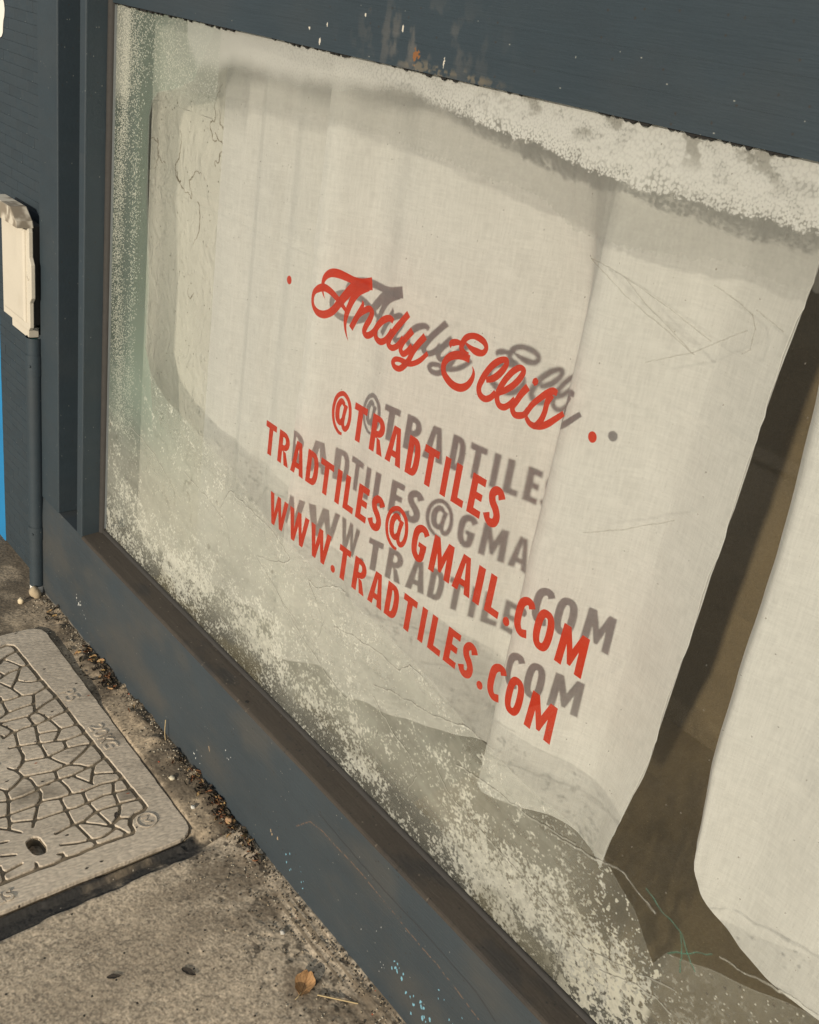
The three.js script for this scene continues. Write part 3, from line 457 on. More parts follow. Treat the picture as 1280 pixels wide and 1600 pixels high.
sheet('cloth_sheet', 'narrow calico sheet hanging in soft pleats against the cracked plaster wall', [[-1.492, -0.1185], [-1.46, -0.117], [-1.435, -0.119], [-1.418, -0.128], [-1.405, -0.132], [-1.388, -0.128], [-1.360, -0.134], [-1.345, -0.146], [-1.332, -0.150], [-1.31, -0.148], [-1.28, -0.162], [-1.24, -0.185], [-1.18, -0.20], [-1.1, -0.21]], 1.86, (x) => 0.27 + 0.02 * (fbm(x * 9, 3, 2, 5) - 0.5), { nx: 160, flat: 0.35 });
const foldZ = poly([[-0.88, -0.215], [-0.86, -0.228], [-0.832, -0.255], [-0.808, -0.261], [-0.786, -0.240], [-0.745, -0.182], [-0.712, -0.138], [-0.69, -0.118]]);
sheet('cloth_sheet', 'broad central calico sheet with soft folds behind the red lettering', [[-1.176, -0.090], [-1.160, -0.090], [-1.143, -0.102], [-1.112, -0.138], [-1.078, -0.142], [-1.046, -0.137], [-1.024, -0.141], [-1.0, -0.153], [-0.968, -0.166], [-0.935, -0.188], [-0.894, -0.206], [-0.860, -0.228], [-0.832, -0.255], [-0.808, -0.261], [-0.786, -0.240], [-0.745, -0.182], [-0.712, -0.138], [-0.698, -0.121], [-0.684, -0.1165], [-0.668, -0.121], [-0.638, -0.138], [-0.600, -0.167], [-0.562, -0.176], [-0.520, -0.166], [-0.476, -0.152]], 1.86, (x) => x < -0.72 ? 0.285 + 0.02 * (fbm(x * 14, 1, 2) - 0.5) : 0.352 + 0.012 * (x + 0.6), { nx: 300, hems: [1],
  dz: (s, y, x) => { if (x < -0.88 || x > -0.69) return 0; const t = ss(0.97, 1.22, y) * 0.85, zc = mix(-0.215, -0.121, (x + 0.88) / 0.19), w = Math.sin(Math.PI * (x + 0.88) / 0.19); return t * clamp(w * 1.6) * Math.max(0, 0.75 * (zc - foldZ(x))); },
  dx: (s, y) => ss(0.93, 1.0, s) * (0.010 * (fbm(y * 9, 2, 3, 6) - 0.5) + 0.006 * ss(1.0, 1.2, y) - 0.022 * ss(0.55, 0.34, y)) + ss(0.04, 0, s) * 0.004 * (fbm(y * 8, 5, 2) - 0.5) });
sheet('cloth_sheet', 'calico sheet with a gathered lower corner, right of the dark gap', [[-0.42, -0.142], [-0.405, -0.128], [-0.37, -0.138], [-0.32, -0.150], [-0.25, -0.146], [-0.16, -0.152], [-0.05, -0.140], [0.05, -0.158], [0.18, -0.142], [0.32, -0.155], [0.52, -0.145]], 1.86, poly([[-0.42, 0.50], [-0.40, 0.470], [-0.375, 0.447], [-0.34, 0.424], [-0.30, 0.407], [-0.26, 0.400], [-0.2, 0.398], [0.5, 0.41]]), { nx: 170,
  dx: (s, y) => ss(0.09, 0, s) * (poly([[0.4, 0.052], [0.46, 0.044], [0.6, 0.019], [0.815, 0.012], [0.95, 0.002], [1.05, -0.008], [1.9, -0.01]])(y) + 0.006 * (fbm(y * 12, 8, 3) - 0.5)) });

// ------------------------------------------------------------------ the window pane: glass, frosted film, painted lettering
const pane = thing('shop_window', 'frosted cracked shop window pane painted with red script and contact lettering', 'window');
{
  const ZF = -0.050, ZB = -0.055;
  const glass = new THREE.MeshPhysicalMaterial({ color: lin(0.965, 0.97, 0.955), roughness: 0.0, metalness: 0, transmission: 1, thickness: 0, ior: 1.5 });
  mesh('glass', box(X_REV - 0.004, PANE_X1, Y_SILL, Y_RAIL + 0.029, ZB, ZF, 0), glass, pane);
  // ---- film of frost, haze, lime and cracks in the laminate
  const FX0 = X_REV, FX1 = -0.145, FY0 = 0.243, FY1 = 1.2475, W = 2048, H = 1288;
  const frostY = poly([[-1.70, 1.30], [-1.505, 1.29], [-1.496, 1.20], [-1.463, 1.169], [-1.402, 1.175], [-1.366, 1.187], [-1.307, 1.187], [-1.244, 1.182], [-1.173, 1.187], [-1.12, 1.191], [-1.064, 1.198], [-0.988, 1.211], [-0.911, 1.209], [-0.856, 1.205], [-0.804, 1.2], [-0.746, 1.197], [-0.682, 1.189], [-0.614, 1.182], [-0.567, 1.186], [-0.494, 1.186], [-0.426, 1.189], [-0.1, 1.186]]);
  const hazeY = poly([[-1.61, 0.70], [-1.59, 0.675], [-1.548, 0.647], [-1.503, 0.633], [-1.395, 0.616], [-1.287, 0.600], [-1.204, 0.572], [-1.108, 0.545], [-0.972, 0.540], [-0.864, 0.532], [-0.777, 0.518], [-0.681, 0.497], [-0.573, 0.487], [-0.445, 0.476], [-0.385, 0.445], [-0.345, 0.40], [-0.335, 0.428], [-0.258, 0.462], [-0.174, 0.498], [-0.10, 0.52]]);
  const bandY = poly([[-1.6, 1.158], [-1.475, 1.138], [-1.328, 1.147], [-1.198, 1.154], [-1.083, 1.159], [-0.955, 1.156], [-0.842, 1.153], [-0.732, 1.15], [-0.68, 1.126], [-0.598, 1.131], [-0.492, 1.142], [-0.418, 1.143], [-0.1, 1.143]]);
  const sideX = poly([[0.24, -1.50], [0.66, -1.57], [0.70, -1.592], [0.82, -1.591], [0.967, -1.609], [1.088, -1.612], [1.112, -1.603], [1.128, -1.585], [1.14, -1.53], [1.16, -1.47], [1.26, -1.40]]);
  const d = new Uint8Array(W * H * 4);
  const px = (i, j, r, g, b, a) => { const k = (j * W + i) * 4, ea = d[k + 3] / 255, na = a + ea * (1 - a); if (na <= 0) return; const c = [r, g, b]; for (let q = 0; q < 3; q++) d[k + q] = clamp((toS(c[q]) * a + d[k + q] * ea * (1 - a)) / na, 0, 255); d[k + 3] = clamp(na * 255, 0, 255); };
  for (let j = 0; j < H; j++) for (let i = 0; i < W; i++) {
    const x = mix(FX0, FX1, (i + 0.5) / W), y = mix(FY0, FY1, (j + 0.5) / H);
    const k = (j * W + i) * 4, wob = 0.010 * (fbm(x * 30, y * 30, 3, 3) - 0.5);
    let r = 0.5, g = 0.5, b = 0.45, a = 0.015 + 0.02 * fbm(x * 6, y * 6, 2, 40);
    const over = (cr, cg, cb, ca) => { const n = ca + a * (1 - ca); if (n > 1e-5) { r = (cr * ca + r * a * (1 - ca)) / n; g = (cg * ca + g * a * (1 - ca)) / n; b = (cb * ca + b * a * (1 - ca)) / n; } a = n; };
    // left edge: thin haze with speckled bubbles
    const sx = sideX(y), inSide = ss(0.0, -0.0025, x - sx - 0.2 * wob), s = x - FX0;
    if (inSide > 0 && y > 0.5) {
      over(0.22, 0.28, 0.235, inSide * (0.24 + 0.24 * ss(0.85, 0.60, y) * ss(0.03, 0.10, s) + 0.14 * ss(0.06, 0.11, s)) * ss(0.5, 0.62, y));
      const dens = 0.85 * Math.exp(-(((s - 0.040 + 0.012 * Math.sin(y * 9)) / 0.024) ** 2)) + 0.42 * Math.exp(-(((s - 0.092) / 0.016) ** 2)) + 0.25 * ss(1.1, 1.2, y);
      const dn = dens * (0.25 + 1.0 * fbm(x * 14, y * 7, 3, 22));
      const w = worley(x * 420, y * 420, 5);
      if (w.id < dn && w.d < 0.52) over(0.56, 0.55, 0.48, inSide * 0.75 * ss(0.54, 0.34, w.d));
      const patch = ss(0.50, 0.56, fbm(x * 16 + 2, y * 6, 3, 62)) * ss(0.065, 0.05, s) * ss(0.004, 0.012, s) * ss(1.08, 1.12, y);
      over(0.52, 0.52, 0.46, 0.5 * patch * (0.7 + 0.6 * (vn(x * 500, y * 500, 2) - 0.5)));
    }
    // line where the film lifts off
    if (y > 0.70 && y < 1.15) { const q = Math.abs(x - sx - 0.2 * wob - 0.001); over(0.40, 0.46, 0.41, 0.3 * ss(0.0022, 0.0005, q)); }
    // top frost
    const rgtF = ss(-1.12, -0.80, x), cA = 0.45 - worley(x * 330, y * 330, 8).d, cB = 0.45 - worley(x * 95 + 3, y * 120, 28).d, cry = (cA * 0.006 + cB * 0.006) * rgtF;
    const fy = frostY(x) + wob * 0.7 - cry - 0.004 * rgtF * (fbm(x * 90, 2, 2, 4) - 0.5), df = y - fy;
    if (df > -0.02) {
      const gA = ss(0.66, 0.44, worley(x * 400, y * 400, 12).d), gB = ss(0.62, 0.40, worley(x * 270, y * 270, 14).d), gr = mix(gA, gB, ss(0.42, 0.58, fbm(x * 18, y * 30, 2, 39))), hole = ss(0.50, 0.66, fbm(x * 60, y * 90, 3, 19));
      let fa = ss(0.0, mix(0.03, 0.0025, rgtF), df);
      fa *= mix(0.50 + 0.14 * fbm(x * 22, y * 40, 3, 2) + 0.18 * (gr - 0.5) * ss(-1.38, -1.1, x), 0.90 - 0.38 * (1 - gr) * ss(0.022, 0.004, df) - 0.16 * (1 - gr) - 0.30 * hole * (1 - 0.6 * gr), rgtF);
      const dirt = ss(0.55, 0.66, fbm(x * 44, y * 60, 4, 29)) * ss(1.205, 1.228, y) * ss(-0.95, -0.7, x);
      over(mix(0.63, 0.16, dirt * 0.6), mix(0.635, 0.15, dirt * 0.6), mix(0.60, 0.12, dirt * 0.6), clamp(fa));
    }
    if (x < -1.40 && y > 1.10) { const w = worley(x * 420, y * 420, 15), m = ss(-1.62, -1.54, x), e = ss(1.10, 1.17, y); over(0.26, 0.30, 0.26, 0.30 * m * e); if (w.id < 0.45 * fbm(x * 20, y * 20, 3, 7) * e && w.d < 0.5) over(0.55, 0.55, 0.5, 0.5 * m * ss(0.5, 0.3, w.d) * ss(1.245, 1.20, y)); }
    // thinner second bloom of frost under the first, with a ragged lower edge
    { const e2 = y - bandY(x) - 0.010 * (fbm(x * 26, 4, 3, 31) - 0.5) - 0.006 * (0.5 - worley(x * 170, y * 110, 18).d) * ss(-1.3, -0.9, x);
      if (e2 > 0 && x > -1.60) { const b2 = fbm(x * 7, y * 24, 3, 37); over(0.27, 0.27, 0.245, ss(0.0, mix(0.012, 0.003, ss(-1.2, -0.8, x)), e2) * (0.20 + 0.22 * (b2 - 0.35) + 0.05 * (vn(x * 420, y * 420, 9) - 0.5)) * ss(-1.60, -1.50, x)); } }
    // lower haze
    const hy = hazeY(x) + 0.012 * (fbm(x * 12, 1, 3, 5) - 0.5) + wob * 0.15, dh = hy - y;
    if (dh > 0) {
      const sd = ss(-1.55, -1.605, x), edge = mix(ss(0.0, 0.0014, dh), ss(0.0, 0.17, dh), sd), h01 = clamp((y - FY0) / (hy - FY0)), up = y - FY0;
      const rgt = ss(-0.50, -0.40, x), far = ss(-0.335, -0.325, x), tl = ss(-1.30, -1.60, x);
      const bulk = fbm(x * 5, y * 7, 3, 72), lay = fbm(x * 9 + 1.2 * fbm(x * 5, y * 5, 2, 9), y * 13, 4, 82), fine = fbm(x * 120, y * 120, 3, 7);
      const step = (lay > 0.50 ? 0.02 : 0) + (bulk > 0.52 ? 0.02 : 0) - (lay < 0.37 ? 0.03 : 0), streak = fbm(dh * 75, x * 7, 3, 162);
      let ha = (mix(0.28, 0.46, ss(0.0, 0.08, dh + 0.04 * (bulk - 0.5))) + 0.18 * (bulk - 0.5) + step + 0.22 * (streak - 0.5) + 0.12 * (fine - 0.5)) * mix(1, 0.26, ss(0.13, 0.01, up + 0.10 * (lay - 0.5)));
      ha = mix(ha, 0.06 + 0.14 * lay, rgt * (1 - far)); ha = mix(ha, 0.16 + 0.12 * (lay - 0.5) + 0.1 * (fine - 0.5), far);
      const teal = tl * ss(0.42, 0.58, y);
      over(mix(0.40, 0.25, teal), mix(0.405, 0.30, teal), mix(0.355, 0.26, teal), edge * ha);
      over(0.54, 0.54, 0.49, 0.10 * (1 - sd) * ss(0.0, 0.0008, dh) * ss(0.0026, 0.0010, dh));
      // lime bloom: granular, in ragged drifts that thicken a hand's breadth above the sill
      const drift = fbm(x * 8 - y * 5, y * 9 + x * 3, 4, 102), zone = Math.exp(-(((up - 0.085 - 0.03 * (bulk - 0.5)) / 0.075) ** 2));
      const grain = 0.45 * fbm(x * 60 + y * 25, y * 60, 4, 132) + 0.55 * fbm(x * 300, y * 300, 2, 142);
      const lim = ss(0.0, 0.16, grain + 0.10 * (streak - 0.5) - (0.63 - 0.26 * zone * ss(0.30, 0.62, drift) - 0.05 * ss(0.5, 0.7, drift)));
      over(0.58, 0.58, 0.52, edge * (1 - 0.7 * far) * 0.72 * lim * (0.35 + 0.9 * fine));
      const w = worley(x * 300, y * 300, 25); if (w.id < 0.03 + 0.22 * zone * drift && w.d < 0.4) over(0.56, 0.55, 0.48, 0.55 * ss(0.42, 0.22, w.d) * edge);
      if (rgt > 0) { const q = 0.4 * fbm(x * 48, y * 48 + x * 30, 4, 112) + 0.6 * fbm(x * 190, y * 190, 3, 152); over(0.54, 0.53, 0.45, rgt * (1 - far) * 0.8 * ss(0.535, 0.575, q + 0.05 * ss(0.36, 0.27, y) - 0.09 * ss(0.34, 0.42, y))); }
      if (far > 0) { const ww = worley(x * 60, y * 60, 35); if (ww.id > 0.85 && ww.d < 0.13 && dh < 0.05) over(0.08, 0.07, 0.055, 0.6 * far); }
      const ol = ss(0.09, 0.02, up) * (1 - rgt) * ss(0.45, 0.6, fbm(x * 11, y * 22, 3, 122)); over(0.17, 0.145, 0.075, 0.25 * ol);
      const spot = worley(x * 18, y * 18, 45); if (spot.id > 0.92 && spot.d < 0.06 + 0.08 * (fbm(x * 90, y * 90, 2) - 0.4)) over(0.09, 0.08, 0.06, 0.4);
    }
    // dust specks in the clear glass
    const ds = worley(x * 75, y * 75, 55); if (ds.id > 0.955 && ds.d < 0.05) over(0.12, 0.10, 0.08, 0.7);
    d[k] = toS(r * 1.55); d[k + 1] = toS(g * 1.55); d[k + 2] = toS(b * 1.55); d[k + 3] = clamp(a * 255, 0, 255);
  }
  const [CRACKS, GREENS, HAIRS] = [[[[-1307,514],[-1281,558],[-1243,556],[-1187,551],[-1146,547],[-1097,526],[-1103,515],[-1143,497],[-1183,484]],[[-1188,481],[-1150,465],[-1105,444],[-1057,428]],[[-1433,524],[-1354,513],[-1285,496],[-1266,452]],[[-1046,514],[-1014,489],[-995,468],[-1004,434]],[[-1046,514],[-1024,514],[-987,536],[-957,546]],[[-1643,527],[-1593,522],[-1544,511],[-1488,487]],[[-1122,451],[-1065,421],[-966,385],[-918,379]],[[-971,477],[-927,485],[-868,495],[-821,494],[-802,512],[-775,513]],[[-867,439],[-834,450],[-779,464],[-737,471],[-686,494],[-630,495]],[[-863,420],[-815,394],[-772,383],[-751,357],[-762,320]],[[-849,412],[-841,361],[-833,309]],[[-717,401],[-687,379],[-628,368],[-577,362],[-528,356],[-481,350]],[[-685,430],[-646,438],[-608,442],[-554,447],[-480,463]],[[-517,450],[-485,457],[-451,466],[-412,480],[-387,471],[-362,463]],[[-279,476],[-251,483],[-215,495],[-175,503]],[[-468,343],[-446,342],[-428,338],[-393,356],[-352,375],[-314,392]],[[-461,327],[-460,292],[-456,258]],[[-401,330],[-360,352],[-326,362],[-305,360]]],[[[-381,481],[-354,470],[-327,465],[-320,444],[-312,419]],[[-333,429],[-307,455],[-288,470]],[[-325,464],[-315,449],[-300,436]]],[[[-653,1108],[-606,1087],[-556,1071],[-508,1056]],[[-653,1108],[-630,1106],[-608,1102],[-547,1088],[-495,1073]],[[-608,1102],[-575,1084],[-508,1056]],[[-508,1122],[-475,1114],[-462,1108],[-456,1098],[-454,1079],[-461,1073]],[[-460,1113],[-441,1108],[-429,1103]],[[-558,1031],[-509,1058],[-463,1094]],[[-579,830],[-533,857],[-478,895]]]];
  const draw = (l, w, col, al, off = 0, rough = 0) => { for (let q = 1; q < l.length; q++) { const A = [l[q - 1][0] / 1000, l[q - 1][1] / 1000 + off], B = [l[q][0] / 1000, l[q][1] / 1000 + off], m = w + 0.004;
    const i0 = Math.floor((Math.min(A[0], B[0]) - m - FX0) / (FX1 - FX0) * W), i1 = Math.ceil((Math.max(A[0], B[0]) + m - FX0) / (FX1 - FX0) * W), j0 = Math.floor((Math.min(A[1], B[1]) - m - FY0) / (FY1 - FY0) * H), j1 = Math.ceil((Math.max(A[1], B[1]) + m - FY0) / (FY1 - FY0) * H);
    for (let j = Math.max(0, j0); j <= Math.min(H - 1, j1); j++) for (let i = Math.max(0, i0); i <= Math.min(W - 1, i1); i++) { const x = mix(FX0, FX1, (i + 0.5) / W), y = mix(FY0, FY1, (j + 0.5) / H), dd = segDist(x + rough * (fbm(x * 70, y * 70, 3, 5) - 0.5), y + rough * (fbm(x * 70, y * 70, 3, 9) - 0.5), A, B)[0]; const t = ss(w, w * 0.3, dd); if (t > 0) px(i, j, ...col, al * t * (0.6 + 0.6 * vn(x * 160, y * 160, 6))); } } };
  for (const l of CRACKS) { draw(l, 0.0020, [0.85, 0.85, 0.77], 0.30, -0.0016, 0.006); draw(l, 0.0009, [0.05, 0.045, 0.034], 0.5, 0, 0.007); }
  for (const l of GREENS) { draw(l, 0.0011, [0.05, 0.19, 0.13], 0.6, 0, 0.005); draw(l, 0.0005, [0.45, 0.62, 0.52], 0.25, 0.0006, 0.005); }
  for (const l of HAIRS) draw(l, 0.0008, [0.22, 0.20, 0.15], 0.4, 0, 0.002);
  const film = new THREE.MeshPhysicalMaterial({ map: dataTex(d, W, H, true, false), transparent: true, roughness: 1, transmission: 0.62, thickness: 0, specularIntensity: 0.3, side: THREE.DoubleSide });
  const g = new THREE.PlaneGeometry(FX1 - FX0, FY1 - FY0); g.translate((FX0 + FX1) / 2, (FY0 + FY1) / 2, ZF + 0.0008); mesh('frost_film', g, film, pane, { label: 'white frosting, lime haze and cracks on the glass' });
  // the film beyond the picture's edge
  const fm2 = tex(512, 512, (u, v, o) => { const x = FX1 + u * 0.695, y = mix(FY0, FY1, v), w = worley(x * 150, y * 150, 8); o[0] = 0.85; o[1] = 0.85; o[2] = 0.78; let a = 0.02; a = Math.max(a, 0.85 * ss(0, 0.006, y - 1.186 - 0.01 * (fbm(x * 30, y * 30, 3, 3) - 0.5) + (0.5 - w.d) * 0.01)); a = Math.max(a, 0.30 * ss(0, 0.003, 0.52 + 0.03 * fbm(x * 12, 1, 3, 5) - y) + 0.4 * ss(0.5, 0.62, fbm(x * 42, y * 30, 4, 102)) * ss(0.45, 0.3, y)); o[3] = a; }, { repeat: false });
  const g2 = new THREE.PlaneGeometry(PANE_X1 - FX1, FY1 - FY0); g2.translate((FX1 + PANE_X1) / 2, (FY0 + FY1) / 2, ZF + 0.0008); mesh('frost_film', g2, new THREE.MeshPhysicalMaterial({ map: fm2, transparent: true, roughness: 1, transmission: 0.62, thickness: 0, specularIntensity: 0.3, side: THREE.DoubleSide }), pane);

  // ---- red lettering painted on the inner face
  const red = new THREE.MeshPhysicalMaterial({ transmission: 0.38, thickness: 0, map: tex(256, 256, (u, v, o) => { const k = 0.92 + 0.14 * fbm(u * 10, v * 10, 3, 4), w = worley(u * 40, v * 40, 3); o[0] = 0.58 * k; o[1] = 0.030 * k; o[2] = 0.002 * k; if (w.d < 0.05 && w.id > 0.93) { o[0] = 0.6; o[1] = 0.35; o[2] = 0.25; } }), roughness: 0.9, specularIntensity: 0.3, side: THREE.DoubleSide });
  let zi = 0;
  const zNext = () => ZB - 0.0004 - (zi++ % 24) * 0.00004;
  function ribbon(pts, closed = false, z = zNext()) { // pts [x, y, width], drawn as a strip
    const c = new THREE.CatmullRomCurve3(pts.map((p) => new THREE.Vector3(p[0], p[1], p[2])), closed, 'centripetal'), n = pts.length * 7, P = [], I = [];
    for (let k = 0; k <= n; k++) { const q = c.getPoint(k / n), q0 = c.getPoint(Math.max(0, k / n - 0.004)), q1 = c.getPoint(Math.min(1, k / n + 0.004)); let tx = q1.x - q0.x, ty = q1.y - q0.y; const L = Math.hypot(tx, ty) || 1; tx /= L; ty /= L; const w = Math.max(q.z, 0.0002) / 2, zz = z - k / n * 0.00025; P.push(q.x - ty * w, q.y + tx * w, zz, q.x + ty * w, q.y - tx * w, zz); if (k) { const a = (k - 1) * 2; I.push(a, a + 1, a + 2, a + 1, a + 3, a + 2); } }
    const g = new THREE.BufferGeometry(); g.setAttribute('position', new THREE.Float32BufferAttribute(P, 3)); g.setAttribute('normal', new THREE.Float32BufferAttribute(P.map((_, i) => i % 3 === 2 ? 1 : 0), 3)); g.setIndex(I); return uvMetres(g, 6);
  }
  function plate(outer, holes = [], z = zNext()) { const s = new THREE.Shape(outer.map((p) => new THREE.Vector2(...p))); for (const h of holes) s.holes.push(new THREE.Path(h.map((p) => new THREE.Vector2(...p)))); const g = new THREE.ShapeGeometry(s, 1); g.translate(0, 0, z); g.deleteAttribute('uv'); return uvMetres(g, 6); }
  const SCRIPT = [["A",[[-10937,9361,6],[-10993,9436,39],[-11013,9514,62],[-11008,9592,73],[-10964,9664,92],[-10862,9733,106],[-10717,9767,113],[-10532,9775,104],[-10360,9773,99],[-10194,9782,119],[-10080,9806,140],[-9970,9840,156]]],["A",[[-10238,9765,109],[-10363,9671,129],[-10463,9561,130],[-10584,9420,121],[-10718,9261,112],[-10819,9187,105],[-10940,9136,102],[-11086,9133,91],[-11187,9201,64],[-11210,9296,60],[-11186,9380,75],[-11094,9456,98],[-10972,9503,101],[-10815,9491,92],[-10651,9438,84],[-10527,9385,68],[-10443,9342,53]]],["A",[[-10031,9795,125],[-10157,9723,130],[-10239,9656,120],[-10314,9553,107],[-10375,9430,97],[-10414,9321,94],[-10429,9210,72],[-10411,9110,49],[-10369,9031,27],[-10318,8965,4]]],["n",[[-10125,9575,11],[-10105,9534,51],[-10128,9453,84],[-10212,9301,89],[-10293,9144,90]]],["n",[[-10240,9255,45],[-10154,9371,66],[-10053,9461,80],[-9958,9512,83],[-9898,9487,82],[-9920,9392,87],[-9988,9267,88],[-10008,9193,84],[-9960,9158,84],[-9876,9191,87],[-9798,9268,83]]],["d",[[-9798,9268,83],[-9729,9379,89],[-9635,9471,91],[-9521,9521,77],[-9460,9500,69]]],["d",[[-9767,9286,54],[-9760,9200,72],[-9682,9166,82],[-9606,9188,82],[-9530,9260,78],[-9456,9386,80]]],["d",[[-9193,9682,88],[-9294,9552,85],[-9396,9419,90],[-9477,9277,84],[-9492,9192,78],[-9429,9165,77],[-9346,9201,77],[-9275,9279,76],[-9227,9359,79]]],["y",[[-9075,9505,91],[-9167,9386,85],[-9232,9286,83],[-9246,9201,73],[-9192,9162,76],[-9116,9216,79],[-9041,9313,81]]],["y",[[-8831,9510,89],[-8929,9386,90],[-9008,9267,92],[-9055,9143,79],[-9119,9041,83],[-9212,8957,77],[-9312,8951,71],[-9356,8995,67],[-9322,9044,67],[-9227,9072,66],[-9116,9071,79],[-8991,9100,68],[-8860,9189,67],[-8743,9321,56]]],["E",[[-8363,9519,7],[-8362,9572,76],[-8290,9614,75],[-8208,9631,51]]],["E",[[-8130,9657,24],[-8038,9629,60],[-7931,9617,87],[-7824,9639,69],[-7786,9706,62],[-7825,9758,75],[-7923,9783,79],[-8035,9775,70],[-8135,9718,77],[-8179,9640,78],[-8183,9573,75],[-8120,9535,71],[-8054,9528,74]]],["E",[[-8015,9497,88],[-8152,9494,96],[-8281,9453,97],[-8383,9378,88],[-8430,9285,81],[-8407,9194,85],[-8321,9133,95],[-8202,9100,95],[-8076,9116,94],[-7976,9186,82],[-7919,9293,64],[-7916,9369,40],[-7953,9430,5]]],["l",[[-7696,9352,60],[-7590,9412,79],[-7490,9521,81],[-7432,9634,70],[-7441,9681,64],[-7509,9664,71],[-7607,9587,81],[-7697,9469,79],[-7762,9328,83],[-7786,9223,77],[-7751,9154,81],[-7668,9132,77],[-7586,9171,73],[-7510,9266,72]]],["l",[[-7470,9266,49],[-7373,9346,71],[-7264,9451,76],[-7183,9573,75],[-7160,9659,65],[-7211,9674,66],[-7299,9610,76],[-7391,9484,77],[-7459,9336,78],[-7479,9226,75],[-7428,9149,75],[-7348,9148,75],[-7275,9205,71],[-7203,9301,70]]],["i",[[-7050,9506,87],[-7117,9406,82],[-7172,9291,76],[-7215,9188,74],[-7166,9133,74],[-7092,9145,77],[-7018,9191,70],[-6981,9264,69]]],["i",[[-6985,9561,46],[-6964,9598,80],[-6943,9635,46]]],["s",[[-7001,9198,63],[-6943,9328,69],[-6847,9450,71],[-6762,9538,79],[-6687,9590,78],[-6628,9584,63]]],["s",[[-6701,9547,90],[-6735,9444,73],[-6743,9313,70],[-6776,9201,74],[-6837,9122,72],[-6922,9121,66],[-6992,9166,57]]],["s",[[-6863,9111,69],[-6760,9146,74],[-6668,9212,77],[-6577,9306,69],[-6482,9409,60]]]];
  const byLetter = []; { let last = null, sawL = 0; SCRIPT.forEach(([ch, pts], k) => { const key = ch + (ch === 'l' ? sawL++ : ''); if (key !== last) { byLetter.push([]); last = key; } byLetter[byLetter.length - 1].push(ribbon(pts.map((p) => [p[0] / 1e4, p[1] / 1e4, p[2] * 1.06 / 1e4]))); }); }
  for (const gs of byLetter) mesh('script_letter', mergeGeometries(gs), red, pane);
  const disc = (cx, cy, rx, ry, n = 28) => Array.from({ length: n }, (_, k) => { const a = k / n * Math.PI * 2; return [cx + rx * Math.cos(a), cy + ry * Math.sin(a)]; });
  for (const [x, y] of [[-1.1822, 0.9368], [-0.6037, 0.9315]]) mesh('painted_dot', plate(disc(x, y, 0.0058, 0.0062)), red, pane);
  const sup = (cx, cy, rx, ry, e = 2.5, n = 40) => Array.from({ length: n }, (_, k) => { const a = k / n * Math.PI * 2, c = Math.cos(a), s = Math.sin(a); return [cx + rx * Math.sign(c) * Math.abs(c) ** (2 / e), cy + ry * Math.sign(s) * Math.abs(s) ** (2 / e)]; });
  const T = 0.0108;
